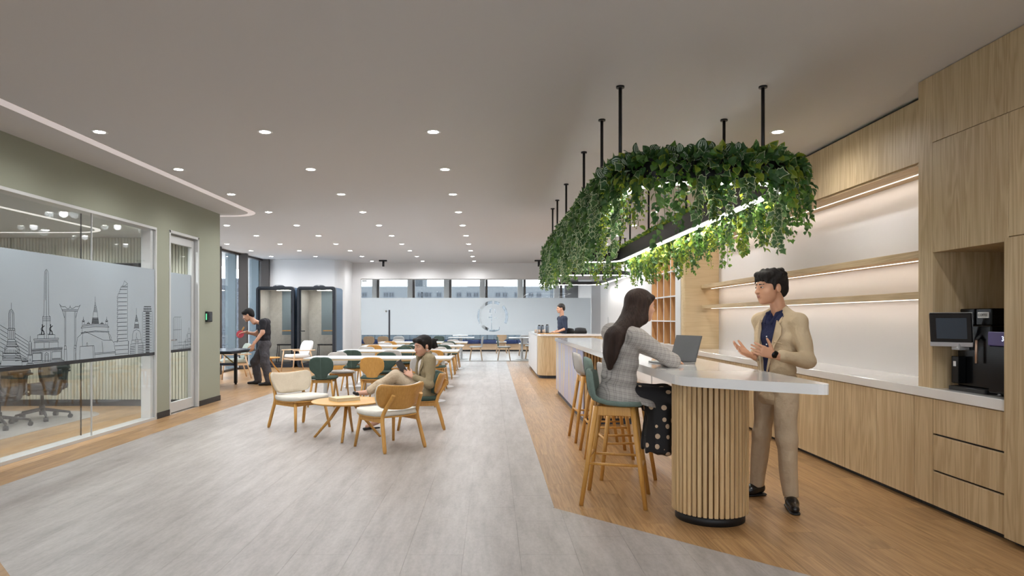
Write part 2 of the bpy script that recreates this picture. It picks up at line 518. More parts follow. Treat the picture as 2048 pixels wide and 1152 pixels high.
def lay(region, x0, y0, w, l, stagger, halfs, cols=None):
    """pieces of w (x) by l (y) on a region box, clipped by half planes"""
    rx0, rx1, ry0, ry1 = region
    out = []
    i0 = math.floor((rx0-x0)/w)-1; i1 = math.ceil((rx1-x0)/w)+1
    for i in range(i0, i1):
        off = (i*stagger) % 1.0*l
        j0 = math.floor((ry0-y0-off)/l)-1; j1 = math.ceil((ry1-y0-off)/l)+1
        for j in range(j0, j1):
            g = .0006
            a, b = x0+i*w+g, x0+(i+1)*w-g; c, d = y0+off+j*l+g, y0+off+(j+1)*l-g
            a = max(a, rx0); b = min(b, rx1); c = max(c, ry0); d = min(d, ry1)
            if b-a < .004 or d-c < .004: continue
            p = [(a,c),(b,c),(b,d),(a,d)]
            for h in halfs:
                p = clip_half(p, *h)
                if len(p) < 3: break
            if len(p) >= 3 and parea(p) > 1e-4: out.append(p)
    return out

RDX, RDY = .447, 4.96       # corner where the oak zone meets the grey one
def fpoly(polys):
    return polys
grey = []
grey += lay((-4.1,.46,RDY,21.68), -.17, RDY, .335, .66, .5, [(-1,-1,-1.03)])
grey += lay((-4.1,4.0,1.2,RDY), -.17, RDY, .335, .66, .5, [(-1,-1,-1.03),(1,.98,RDX+.98*RDY)])
oakp = []
oakp += lay((.46,3.3,RDY,21.68), .46, 2.0, .182, 1.22, .37, [])
oakp += lay((.46,3.3,1.2,RDY), .46, 2.0, .182, 1.22, .37, [(-1,-.98,-(RDX+.98*RDY))])
oakp += lay((LW,-4.1,RDY+.2,21.68), LW, 2.0, .18, 1.22, .37, [])
oakp += lay((LW,-1.6,1.2,RDY+.2), LW, 2.0, .18, 1.22, .37, [(1,1,1.03)])
oakp += lay((-6.95,LW,11.46,20.3), LW, 2.0, .18, 1.22, .37, [])
oakm = lay((-9.0,-4.84,2.6,10.7), LW, 2.0, .18, 1.22, .37, [])
greyfar = lay((-6.9,3.5,21.72,29.2), -.17, RDY, .67, 1.32, .5, [])

def seen(p):
    cx = sum(q[0] for q in p)/len(p); cy = sum(q[1] for q in p)/len(p)
    if cy < 2.2: return -1
    u = 984+cx*FPX/cy; v = 636+EYE*FPX/cy
    if u < -120 or u > 2170 or v > 1300: return -1
    return parea(p)*FPX*FPX*EYE/cy**3

def pieces(polys, name, mat, parent, limit, stuff_name):
    order = sorted(polys, key=seen, reverse=True)
    rng = random.Random(3)
    cache = {}
    rest = []
    for k, p in enumerate(order):
        if k < limit and seen(p) > 0:
            xs = [q[0] for q in p]; ys = [q[1] for q in p]
            x0, y0 = min(xs), min(ys)
            key = tuple((round(q[0]-x0, 3), round(q[1]-y0, 3)) for q in p) + (rng.randrange(9),)
            if key not in cache:
                me = MB().prism([(q[0], q[1]) for q in key[:-1]], -.006, 0.0).mesh(name, mat)
                at = me.attributes.new('rnd', 'FLOAT', 'FACE')
                at.data.foreach_set('value', [rng.random()]*len(me.polygons))
                cache[key] = me
            link(name, cache[key], parent).location = (x0, y0, 0)
        else:
            rest.append(p)
    if rest:
        mb = MB(); r = []
        for p in rest:
            n0 = len(mb.f); mb.prism(p, -.006, 0.0)
            r += [rng.random()]*(len(mb.f)-n0)
        o = mb.build(stuff_name, mat, parent)
        at = o.data.attributes.new('rnd', 'FLOAT', 'FACE'); at.data.foreach_set('value', r)
        tag(o, kind='stuff')
pieces(grey, 'vinyl_tile', MT['vinyl'], floor, 300, 'vinyl_tiling')
pieces(oakp, 'oak_plank', MT['floor_wood'], floor, 300, 'oak_planking')
pieces(oakm, 'oak_plank', MT['floor_wood'], floor, 0, 'oak_planking')
pieces(greyfar, 'vinyl_tile', MT['vinyl'], floor, 0, 'vinyl_tiling')
# grey inlay inside the meeting room
inl = [(-9.0, 3.0)] + [(-5.65, 3.0)] + [(-6.25+.6*math.cos(a), 9.5+.6*math.sin(a)) for a in [i*PI/2/10 for i in range(11)]] + [(-9.0, 10.1)]
o = MB().prism(inl, 0.0, .003).build('vinyl_inlay', MT['vinyl'], floor)

# ---- ceilings
struct('ceiling', MT['ceiling'], (-9.2, 4.1, BACKY, FARY+.3, CEIL, CEIL+.15))
struct('ceiling_meeting', mat_plain('meeting_ceiling_paint', srgb(196,198,196), .9), (-9.0, -4.84, 2.5, 10.7, 2.68, 2.75))

# ---- sage wall with glazed front, door
mb = MB()
T = -4.84
mb.box(T, LW, BACKY, 2.5, 0, CEIL)
mb.box(T, LW, 2.5, 9.29, 2.65, CEIL)
mb.box(T, LW, 9.29, 9.65, 0, CEIL)
mb.box(T, LW, 9.65, 10.63, 2.67, CEIL)
mb.box(T, LW, 10.63, 11.45, 0, CEIL)
mb.box(-9.0, T, 10.86, 11.45, 0, CEIL)
wl = tag(mb.build('wall_left', MT['green'], None), kind='structure')
for (a, b) in ((9.29, 9.65), (10.63, 11.455)):
    struct('baseboard_left', MT['black'], (LW, LW+.012, a, b, 0, .085))
# battened back wall of the meeting room
wb = struct('wall_meeting', MT['batten_gap'], (-9.0, -4.84, 10.74, 10.86, 0, 2.68))
mb = MB(); x = -8.98
while x < -4.86:
    mb.box(x, x+.041, 10.70, 10.745, .1, 2.68, .003); x += .0505
tag(mb.build('batten', MT['batten'], wb), kind='stuff')
struct('baseboard_meeting', MT['black'], (-9.0, -4.84, 10.685, 10.74, 0, .1))
struct('wall_meeting_side', MT['green'], (-9.2, -9.0, 2.4, 11.4, 0, CEIL))
struct('wall_meeting_near', MT['green'], (-9.0, T, 2.35, 2.5, 0, CEIL))

# glazed front: two leaves of glass, frame, frosted band
win1 = struct('window_1', MT['alu'], (LW-.16, LW+.006, 2.5, 9.29, 0, .035))
mb = MB()
mb.box(LW-.16, LW+.006, 2.5, 9.29, 2.615, 2.65, .003)
mb.box(LW-.16, LW+.006, 9.255, 9.29, .035, 2.615, .003)
mb.box(LW-.16, LW+.006, 2.5, 2.535, .035, 2.615, .003)
mb.build('window_frame', MT['alu'], win1)
bx('frame_lining', MT['white_panel'], (LW-.158, LW-.03, 9.18, 9.255, .035, 2.615), win1)
for (a, b) in ((2.54, 7.805), (7.812, 9.25)):
    bx('glass_pane', MT['glass'], (LW-.022, LW-.012, a, b, .036, 2.614), win1)
    bx('glass_pane', MT['glass_green'], (LW-.142, LW-.132, a, b, .036, 2.614), win1)
bx('pane_joint', MT['alu'], (LW-.024, LW-.010, 7.803, 7.814, .036, 2.614), win1)
bx('pane_joint', MT['black_metal'], (LW-.143, LW-.131, 7.800, 7.808, .036, 2.614), win1)
FZ0, FZ1 = .93, 2.07
bx('frosted_film', MT['frost'], (LW-.0105, LW-.0095, 2.54, 9.25, FZ0, FZ1), win1)
bx('film_band', MT['black'], (LW-.0105, LW-.0088, 2.54, 9.25, FZ0-.04, FZ0), win1)

# door in the sage wall
door1 = struct('door_1', MT['alu'], (LW-.16, LW+.006, 9.65, 9.69, 0, 2.67))
mb = MB()
mb.box(LW-.16, LW+.006, 10.59, 10.63, 0, 2.67, .003)
mb.box(LW-.16, LW+.006, 9.65, 10.63, 2.63, 2.67, .003)
mb.build('door_frame', MT['alu'], door1)
mb = MB()
D0, D1 = LW-.10, LW-.055
mb.box(D0, D1, 9.70, 9.755, .012, 2.615, .003)
mb.box(D0, D1, 10.50, 10.58, .012, 2.615, .003)
mb.box(D0, D1, 9.755, 10.50, 2.50, 2.615, .003)
mb.box(D0, D1, 9.755, 10.50, .012, .16, .003)
mb.build('door_leaf_frame', MT['alu'], door1)
bx('door_glass', MT['glass_green'], (D0+.018, D0+.028, 9.755, 10.50, .16, 2.50), door1)
bx('frosted_film', MT['frost'], (D0+.0285, D0+.0295, 9.755, 10.50, FZ0, FZ1), door1)
bx('film_band', MT['black'], (D0+.0285, D0+.0302, 9.755, 10.50, FZ0-.04, FZ0), door1)
mb = MB().rod((D1, 9.73, 1.08), (D1+.05, 9.73, 1.08), .011)
mb.rod((D1+.045, 9.725, 1.08), (D1+.045, 9.90, 1.08), .010)
mb.build('door_handle', MT['chrome'], door1)

# access reader
t = thing('access_reader', 'small black square access reader on the sage wall beside the glass door', 'reader', (LW, 10.95, 1.42))
bx('housing', MT['black'], (0, .045, -.09, .09, -.085, .085), t, .006)
bx('screen', MT['black_gloss'], (.045, .048, -.066, .066, -.066, .066), t)
bx('status_light', mat_emit('reader_light', (.2,1,.5,1), .5, False), (.012, .03, -.092, -.0895, -.05, .05), t)

# ---- skyline drawing on the film: thin dark strokes, drawn in wall coordinates (Y along wall, Z up)
def wall_pt(px, py):
    Y = -LW*FPX/(984-px)
    return (Y, EYE+(636-py)*(-LW)/(984-px))
STK = MB()
def stroke(pts, w=.0045, close=False, face=LW-.0080):
    P = [p if isinstance(p, Vector) else Vector(wall_pt(*p)) for p in pts]
    if close: P = P+[P[0]]
    for a, b in zip(P[:-1], P[1:]):
        d = (b-a)
        if d.length < 1e-5: continue
        d.normalize(); w2 = w*.75 if w > .005 else w; n = Vector((-d.y, d.x))*(w2/2); e = d*(w2/2)
        q = [a-e-n, b+e-n, b+e+n, a-e+n]
        STK.add([(face, p.x, p.y) for p in q], [(0,1,2,3)])
def S(pts, s=(0,0), k=1.0, w=.0045, close=False):
    stroke([(s[0]+p[0]/k, s[1]+p[1]/k) for p in pts], w, close)
A = (0, 520); KA = 5.236      # helper frame for the first sheet of measurements
def sa(pts, w=.0045, close=False): S(pts, A, KA, w, close)
def symx(pts, cx): return [(2*cx-p[0], p[1]) for p in pts]
# slender shrine tower
for pts in ([(127,450),(127,510)], [(100,720),(100,560),(110,530),(127,515),(143,530),(155,560),(155,720)],
            [(115,735),(115,560),(121,535)], [(140,735),(140,560),(134,535)], [(92,720),(92,830),(165,830),(165,720),(150,715),(105,715),(92,720)],
            [(112,735),(112,828)], [(130,735),(130,828)], [(148,735),(148,828)], [(92,735),(165,735)], [(92,835),(78,905),(195,905),(165,835)],
            [(85,855),(175,855)], [(83,870),(182,870)], [(80,888),(188,888)], [(60,910),(55,975),(215,975),(205,910),(60,910)], [(40,950),(36,1050),(235,1050),(215,990)],
            [(36,980),(225,980)], [(36,1003),(226,1003)], [(36,1017),(228,1017)], [(36,1032),(230,1032)], [(20,1055),(16,1110),(240,1105),(238,1050)], [(0,1118),(275,1105),(280,1130)], [(0,1130),(270,1122)], [(66,925),(84,925)]):
    sa(pts)
for i in range(11): sa([(62+i*14,940),(62+i*14,972)], .004)
# suspension cables behind it
for i in range(9):
    sa([(168,770+i*36),(305-i*2,858+i*34 if i < 6 else 1040)], .004)
    if i < 8: sa([(0,675+i*45),(92-i*4,730+i*42)], .004)
sa([(242,1062),(300,1058)], .02); sa([(0,1085),(12,1084)], .02)
# small spire
for pts in ([(324,798),(324,845)], [(308,985),(308,870),(324,845),(340,870),(340,985)], [(318,985),(318,875)], [(332,985),(332,875)], [(298,990),(350,990)], [(302,1000),(300,1080),(348,1078),(346,1000),(302,1000)], [(290,1085),(285,1120),(370,1115),(355,1082),(290,1085)], [(290,1100),(362,1097)], [(316,1040),(332,1040)], [(316,1055),(332,1055)]):
    sa(pts)
# tall obelisk monument
cx = 494
half = [(492,98),(478,120),(474,160),(468,580),(455,596),(455,615),(455,635),(455,690)]
sa(half); sa(symx(half, cx)); sa([(494,110),(496,820)]); sa([(486,130),(484,420)], .004); sa([(455,596),(537,596)]); sa([(455,617),(537,617)]); sa([(455,635),(537,635)])
for d in (0, 86):
    sa([(452+d,680),(454+d,700),(450+d,735),(442+d,772)], .02); sa([(455+d,735),(466+d,752),(470+d,772)], .018); sa([(453+d,705),(472+d,690)], .013); sa([(450+d,702),(438+d,722),(444+d,740)], .011)
    sa([(418+d,776),(482+d,776)])
for pts in ([(402,822),(402,785),(472,782),(472,820)], [(515,820),(515,782),(583,782),(583,818)], [(362,828),(622,818),(620,832),(364,843),(362,828)], [(366,855),(618,845)], [(364,866),(620,857)],
            [(372,868),(372,925)], [(470,868),(470,920)], [(522,865),(522,920)], [(616,858),(616,915)], [(340,935),(660,915),(660,930),(342,950),(340,935)], [(342,945),(658,924)], [(342,962),(658,940)],
            [(348,972),(348,1055),(445,1050),(445,968),(348,972)], [(352,980),(440,976),(440,1045)], [(455,968),(455,1070)], [(540,960),(540,1065)], [(552,963),(648,955),(648,1036),(552,1040),(552,963)], [(558,1032),(642,1028)],
            [(478,1068),(478,985),(496,968),(517,985),(517,1066)], [(486,1066),(486,993),(508,991),(508,1066)], [(340,1060),(660,1045)], [(360,1078),(676,1054)], [(365,1095),(678,1070)], [(370,1110),(680,1085)], [(655,940),(656,1044),(676,1052),(680,1085)]):
    sa(pts)
# giant gateway swing
for pts in ([(632,462),(645,482),(668,490),(690,487),(706,505),(722,512),(738,500),(742,480),(746,500),(762,510),(785,500),(800,487),(825,488),(836,484),(848,470)],
            [(632,462),(664,535),(684,610)], [(848,470),(820,530),(800,610)], [(655,520),(824,522)], [(660,534),(820,536)], [(684,540),(684,900)], [(697,540),(697,900)], [(788,540),(788,895)], [(800,540),(800,895)],
            [(682,900),(700,900),(702,935),(680,935),(682,900)], [(680,935),(680,1085)], [(704,935),(710,1085)], [(786,895),(803,895),(803,925),(784,925),(786,895)], [(784,928),(782,1078)], [(803,925),(795,1075)]):
    sa(pts)
B = (140, 550); KB = 6.4
def sb(pts, w=.0045, close=False): S(pts, B, KB, w, close)
# mount temple
for pts in ([(331,278),(331,350)], [(331,345),(312,470)], [(331,345),(358,470)], [(312,470),(358,470)], [(308,475),(302,545)], [(358,475),(364,545)], [(295,548),(370,548)], [(290,625),(298,570),(308,552)], [(378,625),(368,570),(360,552)],
            [(150,680),(163,658),(330,640),(495,652),(508,668)], [(150,680),(330,660),(508,668)], [(162,660),(170,640),(330,626),(488,632),(495,652)], [(162,685),(165,730)], [(495,672),(495,720)],
            [(150,738),(330,715),(508,722),(508,734),(330,727),(150,748),(150,738)],
            [(90,1118),(82,960),(106,800),(178,735),(205,724),(232,737),(440,835),(545,835),(572,870),(600,1070)], [(178,735),(166,800),(170,910)], [(132,1115),(138,915),(316,904),(332,1100)], [(300,908),(312,1100)], [(220,908),(222,875),(228,866),(234,875),(234,906)],
            [(418,850),(430,990)], [(330,1000),(590,982)], [(330,1018),(592,995)], [(500,740),(530,780),(542,830)], [(498,745),(512,785),(520,830)], [(508,770),(528,830)]):
    sb(pts)
for i in range(7): sb([(331-i*2.6,372+i*14),(331+i*3.4,372+i*14)], .005)
for i in range(5): sb([(296-i*1.4,560+i*14),(368+i*1.6,560+i*14)], .014)
for cx2 in (180, 478):
    sb([(cx2,538),(cx2,575)]); sb([(cx2-8,585),(cx2,560),(cx2+8,585)]); sb([(cx2-14,590),(cx2+14,590)], .012); sb([(cx2-16,632),(cx2-12,600),(cx2+12,600),(cx2+16,628)])
for cx2 in (245, 418):
    sb([(cx2-18,628),(cx2,600),(cx2+18,628)]); sb([(cx2-16,620),(cx2+16,620)], .012)
# stepped tower
step = [(666,142),(664,158),(656,160),(656,180),(648,182),(646,208),(638,212),(636,232),(630,240),(622,244),(620,270),(612,276),(612,300)]
y = 300
while y < 830:
    step += [(618,y),(618,y+22),(612,y+24),(612,y+46)]; y += 52
sb(step + [(612,832),(632,834)]); sb([(745,110),(745,828)]); sb([(705,75),(745,110),(705,142),(680,142),(692,120),(705,75)]); sb([(666,145),(742,145)]); sb([(668,158),(742,158)])
for i in range(13): sb([(622 if i > 1 else 650-i*14, 186+i*52.5),(736,186+i*52)], .008)
sb([(570,855),(752,840),(756,1050)])
for i in range(4): sb([(585,908+i*53),(752,897+i*53)], .006)
y = 845
while y < 1045: sb([(752,y),(758,y+10),(752,y+22)]); y += 22
# bell shaped stupa
for pts in ([(858,425),(858,505)], [(858,505),(842,590)], [(858,505),(878,590)], [(842,592),(878,592)], [(842,595),(834,625)], [(878,595),(886,625)], [(828,690),(836,630)], [(892,690),(884,630)], [(806,825),(808,760),(822,718),(860,700),(898,718),(914,760),(918,825)],
            [(800,835),(920,825)], [(800,835),(798,870)], [(920,828),(922,865)], [(785,885),(942,868)], [(785,885),(778,1045)], [(942,868),(950,1030)], [(858,740),(858,800),(840,858),(884,855),(862,800)], [(845,870),(848,1030)], [(880,868),(878,1028)]):
    sb(pts)
for i in range(6): sb([(858-3-i*2.4,520+i*13),(858+3+i*3,520+i*13)], .009)
for i in range(4): sb([(836-i,632+i*15),(886+i,632+i*15)], .012)
for i in range(6): sb([(782-i,915+i*22),(838,910+i*22)], .008); sb([(884,908+i*22),(946,903+i*22)], .008)
# balcony tower
sb([(935,470),(935,1035)], .004); sb([(1065,470),(1075,1020)], .004)
for r0, yy in ((958, 405), (952, 435), (948, 465)):
    sb([(r0,yy),(2000-r0,yy)], .014)
for i in range(5): sb([(958+i*20,405),(958+i*20,466)], .010)
for i in range(17):
    yy = 480+i*33.5
    sb([(978,yy),(1024,yy)], .010); sb([(980,yy+10),(1022,yy+10)], .016); sb([(946,yy+20),(1052,yy+18)], .004); sb([(978,yy),(978,yy+18)]); sb([(1024,yy),(1024,yy+18)])
o = STK.build('skyline_drawing', mat_plain('ink', srgb(58,64,70), .8), win1)
# small drawing on the door film (same hand, finer)
STK = MB()
DF = D0+.031
def dpt(px, py):
    X = DF; Y = -X*FPX/(984-px)
    return Vector((Y, EYE+(636-py)*(-X)/(984-px)))
def sd(pts, w=.0045): stroke([dpt(*p) for p in pts], w, face=DF)
for x in (346.5, 349, 352, 355.5, 359, 362.5): sd([(x, 634 if 349 < x < 362 else 638),(x,700)])
sd([(346.5,638),(349,634),(362.5,634)]); sd([(347,660),(363,659)]); sd([(347,692),(364,690)])
for cx, h in ((366,690),(370,680),(374,668),(378,655),(382,666),(386,678)):
    sd([(cx,h),(cx-2.4,h+12),(cx-2.4,702)]); sd([(cx,h),(cx+2.4,h+12),(cx+2.4,700)]); sd([(cx-2.4,h+12),(cx+2.4,h+12)]); sd([(cx-2.4,h+22),(cx+2.4,h+22)])
for yy in (682, 688, 694, 699): sd([(356,yy+3),(388,yy)])
STK.build('skyline_drawing', mat_plain('ink_fine', srgb(58,64,70), .8), door1)

# ---- window wall on the far left, booth wall, far partition
wn = struct('window_2', MT['mullion'], (-7.0, -6.9, 11.45, 20.3, 0, .05))
bx('head_rail', MT['mullion'], (-7.0, -6.9, 11.45, 20.3, CEIL-.05, CEIL), wn)
yy = 11.2
for yy in (12.95, 14.75, 16.56, 18.36, 20.17):
    bx('mullion', MT['mullion'], (-6.93, -6.70, yy, yy+.10, .0, CEIL), wn, .004)
    bx('outer_fin', MT['fin'], (-7.30, -7.02, yy+.02, yy+.09, -1, CEIL+.6), wn)
for a, b in ((11.46,12.95),(13.05,14.75),(14.85,16.56),(16.66,18.36),(18.46,20.17)):
    bx('glass_pane', MT['glass'], (-6.965, -6.955, a, b, .05, CEIL-.05), wn)
# booth wall with rounded end
r = .32
poly = [(-7.4,20.3),(-4.5-r,20.3)]+[(-4.5-r+r*math.sin(a), 20.3+r-r*math.cos(a)) for a in [i*PI/2/8 for i in range(1,9)]]+[(-4.5,21.62),(-4.23,21.62),(-4.23,21.78),(-7.4,21.78)]
tag(MB().prism(poly, 0, CEIL, smooth_side=False).build('wall_booth', MT['wall'], None), kind='structure')
struct('wall_far', MT['wall'], (-4.23, 3.5, 21.62, 21.78, 2.66, CEIL))
struct('baseboard_far', MT['wall'], (-6.9, -4.82, 20.285, 20.3, 0, .08))

# glass partition
FY = 21.70
part = struct('window_3', MT['alu'], (-4.23, 3.2, FY-.02, FY+.02, 0, .022))
bx('head_rail', MT['alu'], (-4.23, 3.2, FY-.02, FY+.02, 2.635, 2.66), part)
sx = lambda px: (px-984)*FY/FPX
joints = [-4.23, sx(783), sx(865.5), sx(944.5), sx(1024.5), sx(1104), 3.2]
for a, b in zip(joints[:-1], joints[1:]):
    bx('glass_pane', MT['glass'], (a+.004, b-.004, FY-.006, FY+.006, .022, 2.635), part)
# the frosted band with the round emblem cut clear out of it
def arc(cx, cz, r0, r1, a0, a1, n=10):
    p = []
    for i in range(n+1):
        a = math.radians(a0+(a1-a0)*i/n); p.append((cx+r1*math.cos(a), cz+r1*math.sin(a)))
    for i in range(n+1):
        a = math.radians(a1+(a0-a1)*i/n); p.append((cx+r0*math.cos(a), cz+r0*math.sin(a)))
    return p
lx, lz = sx(985.5), EYE+(636-632.5)*FY/FPX
U = FY/FPX
holes = [arc(lx,lz,25*U,31*U,92,148), arc(lx,lz,25*U,31*U,62,84), arc(lx,lz,25.5*U,31*U,-30,46), arc(lx,lz,25*U,31*U,152,214), arc(lx,lz,25*U,31*U,222,252)]
bow = [(lx+31*U*math.cos(math.radians(a)), lz+31*U*math.sin(math.radians(a))) for a in range(256, 298, 4)]
holes.append(bow+[(lx+13*U, lz-27*U),(lx-6*U, lz-27*U)])
def hp(pts): return [(sx(700+x/4.8), EYE+(636-(500+y/4.8))*U) for x, y in pts]
holes.append(hp([(1356,765),(1363,765),(1363,612),(1352,618),(1356,628),(1356,640),(1332,640),(1332,652),(1356,652)]))
holes.append(hp([(1338,600),(1340,575),(1350,560),(1364,558),(1364,570),(1354,572),(1350,585),(1352,602)]))
holes.append(hp([(1390,565),(1397,565),(1397,600),(1390,612)])); holes.append(hp([(1388,650),(1408,650),(1408,656),(1388,656)])); holes.append(hp([(1432,740),(1438,736),(1438,764),(1422,764),(1422,758),(1432,758)]))
outer = [(-4.22,.855),(3.19,.855),(3.19,2.05),(-4.22,2.05)]
loops = [[Vector((p[0], p[1], 0)) for p in L] for L in [outer]+holes]
tris = tessellate_polygon(loops)
flat = [p for L in loops for p in L]
mb = MB().add([(p.x, FY-.0085, p.y) for p in flat], [tuple(t) for t in tris])
film = mb.build('frosted_film', MT['frost_far'], part); fix_normals(film)
# pull handle, pivot fitting
mb = MB().box(sx(778)-.006, sx(780.5)+.006, FY-.07, FY-.05, .55, 1.66, .004)
for z in (.75, 1.5): mb.rod((sx(779), FY-.055, z), (sx(779), FY-.006, z), .01)
mb.build('door_handle', mat_plain('dark_steel', srgb(74,76,82), .35, metal=.6), part)
bx('pivot_fitting', MT['chrome'], (sx(724), sx(734), FY-.02, FY+.02, 2.58, 2.62), part)
mb = MB().rod((sx(773), FY-.06, 1.62), (sx(773), FY-.006, 1.62), .03); mb.build('door_lock', MT['chrome'], part)

# far room shell and window wall
struct('wall_far_left', MT['wall'], (-7.4, -6.9, 21.78, FARY, 0, CEIL))
struct('wall_far_right', MT['wall'], (3.5, 3.95, 19.8, FARY, 0, CEIL))
wf = struct('window_4', MT['mullion'], (-6.9, 3.5, FARY-.05, FARY+.05, 0, .5))
ms = [(p-984)*FARY/FPX for p in (611.0, 684.0, 757.0, 828.0, 901.0, 973.0, 1049.0, 1122.0)]
for mx in ms:
    bx('mullion', MT['mullion'], (mx-.05, mx+.05, FARY-.12, FARY+.05, .5, CEIL), wf)
    bx('outer_fin', MT['wall'], (mx-.30, mx-.06, FARY+.12, FARY+.2, -1, CEIL+.6), wf)
for a, b in zip([-6.9]+ms, ms+[3.5]):
    bx('glass_pane', MT['glass'], (a+.05, b-.05, FARY-.006, FARY+.006, .5, CEIL), wf)
p0 = px2w(1129, 560, 27.5); p1 = px2w(1162, 597, 27.5)
struct('wall_pier', mat_plain('grey_pier', srgb(120,122,126), .8), (p0.x, p1.x, 27.3, 27.7, 0, CEIL))

# ---- right side walls
struct('wall_right', MT['gloss_panel'], (3.75, 3.95, BACKY, 11.1, 0, CEIL))
# curved plywood return at the far end of the shelves
poly = [(3.75,11.1),(3.75,11.5),(3.15,11.5),(3.15,11.16)]+[(3.21-.06*math.cos(a), 11.16-.06*math.sin(a)) for a in [i*PI/2/5 for i in range(1,6)]]
tag(MB().prism(poly, 0, CEIL).build('wall_return', MT['ply'], None), kind='structure')
struct('trim_1', MT['white_panel'], (3.138, 3.152, 11.19, 11.5, 0, CEIL))
struct('wall_right_far', MT['wall'], (3.52, 3.95, 11.5, 19.8, 0, CEIL))
# back of the room behind the camera: opening added for sky fill
bk = struct('wall_back', MT['wall'], (-9.2, 4.1, BACKY-.2, BACKY, 0, .9))
bx('lintel', MT['wall'], (-9.2, 4.1, BACKY-.2, BACKY, 2.5, CEIL), bk)
for x in (-4.6, -2.4, -.2, 2.0, 4.0): bx('mullion', MT['mullion'], (x-.06, x+.06, BACKY-.15, BACKY, .9, 2.5), bk)
struct('wall_back_left', MT['wall'], (-9.2, -4.84, BACKY-.01, BACKY+.1, 0, CEIL))

# ---- cove strips in the ceiling
def band(path, w, z0, z1):
    P = [Vector((p[0], p[1])) for p in path]; a = []; b = []
    for i, p in enumerate(P):
        d = (P[min(i+1,len(P)-1)]-P[max(i-1,0)]).normalized(); n = Vector((-d.y, d.x))
        a.append(p+n*w/2); b.append(p-n*w/2)
    mb = MB(); n = len(P)
    for i in range(n-1):
        q = [a[i], b[i], b[i+1], a[i+1]]
        v = [(t.x, t.y, z0) for t in q]+[(t.x, t.y, z1) for t in q]
        mb.add(v, [(0,1,2,3),(7,6,5,4),(0,4,5,1),(1,5,6,2),(2,6,7,3),(3,7,4,0)])
    return mb
R = .5
path = [(-4.02, 1.0),(-4.02, 11.15)]+[(-4.02-R+R*math.cos(a), 11.15+R*math.sin(a)) for a in [i*PI/2/10 for i in range(1,11)]]+[(-6.6, 11.65)]
o = band(path, .115, CEIL-.004, CEIL+.01).build('cove_strip', MT['cove'], None)
tag(fix_normals(o), 'long pale cove strip curving around the ceiling edge above the sage wall', 'cove light')
path = [(-5.66, 3.2),(-5.66, 9.5)]+[(-6.2+.54*math.cos(a), 9.5+.54*math.sin(a)) for a in [i*PI/2/10 for i in range(1,11)]]+[(-9.0, 10.04)]
o = band(path, .07, 2.676, 2.69).build('cove_strip', mat_emit('meeting_cove_led', (1,.92,.88,1), .9, True), None)
tag(fix_normals(o), 'glowing curved light line in the ceiling of the glazed meeting room', 'cove light')

# ---- downlights
def make_downlight():
    t = thing('downlight', 'x', 'downlight')
    MB().lathe([(.052,-.001),(.072,-.004),(.074,-.002),(.074,.004)], n=20).build('trim_ring', MT['white_metal'], t)
    MB().lathe([(.0001,-.010),(.022,-.009),(.042,-.005),(.054,0.0),(.054,.004)], n=20).build('lens', MT['lamp'], t)
    ld = bpy.data.lights.new('downlight_beam', 'SPOT')
    ld.energy = DOWNLIGHT_W; ld.color = (.985,.99,1.0); ld.spot_size = math.radians(172); ld.spot_blend = .8; ld.shadow_soft_size = .06
    lo = bpy.data.objects.new('downlight_beam', ld); COL.objects.link(lo); lo.parent = t; lo.location = (0,0,-.03)
    return t
DL = make_downlight(); _dlfirst = [True]
def downlight(x, y, z, label, group):
    o = DL if _dlfirst[0] else copy_tree(DL)
    _dlfirst[0] = False
    o.location = (x, y, z); o['label'] = label; o['group'] = group
ordn = ['first','second','third','fourth','fifth','sixth','seventh','eighth','ninth','tenth']
rows = [6.39+1.612*i for i in range(10)]
for nm, X, first in (('beside the cove strip', -3.735, 0), ('above the armchair lounge group', -2.16, 0), ('nearest the greenery, over the grey aisle', -.56, 0)):
    for i, y in enumerate(rows[first:]):
        downlight(X, y, CEIL, '%s downlight in the ceiling row %s' % (ordn[i], nm), 'ceiling downlights')
for i in (0,2,3,4,5,6):
    downlight(2.72, rows[i], CEIL, '%s downlight in the ceiling row along the oak wall units' % ordn[(0,0,1,2,3,4,5)[i]], 'ceiling downlights')
for k, i in enumerate((4,5,6,7,8)):
    downlight(-5.07, rows[i], CEIL, '%s downlight in the ceiling row above the tennis table' % ordn[k], 'ceiling downlights')
for k, i in enumerate((6,7,8)):
    downlight(-6.34, rows[i], CEIL, '%s downlight in the short ceiling row beside the tall windows' % ordn[k], 'ceiling downlights')
for (x, y, w) in ((-4.97, 8.03, 'beside the pane joint'), (-6.5, 9.77, 'inside the curved light line'), (-4.97, 9.6, 'by the door end of the glazing')):
    downlight(x, y, 2.68, 'downlight in the meeting room ceiling %s' % w, 'meeting room downlights')
downlight(-6.5, 6.2, 2.68, 'downlight in the meeting room ceiling towards the viewer', 'meeting room downlights')
for y in (4.2, 6.4):  # extra lamps added to brighten the meeting room
    downlight(-4.97, y, 2.68, 'added meeting room downlight by the glazing, %s' % ('nearest end' if y < 5 else 'middle'), 'meeting room downlights')
for x in (-3.7,-.6,2.5):  # fill lamps added behind the camera to brighten the foreground
    for y in (2.6,-1.6):
        downlight(x, y, CEIL, 'added fill downlight behind the viewer near %s' % {-3.7:'the sage wall side',-.6:'the middle',2.5:'the oak side'}[x]+(' by the back opening' if y < 0 else ''), 'downlights behind the viewer')
for x in (-4.5,-1.5,1.5):  # unseen lamps, boosted and cooled below to backlight the frosted band
    for y in (24.3, 27.2):
        downlight(x, y, CEIL, 'unseen boosted downlight beyond the partition, %s, %s' % ({-4.5:'left end',-1.5:'middle',1.5:'right end'}[x], 'by the glass' if y < 25 else 'by the bench'), 'downlights beyond the partition')
_far = None
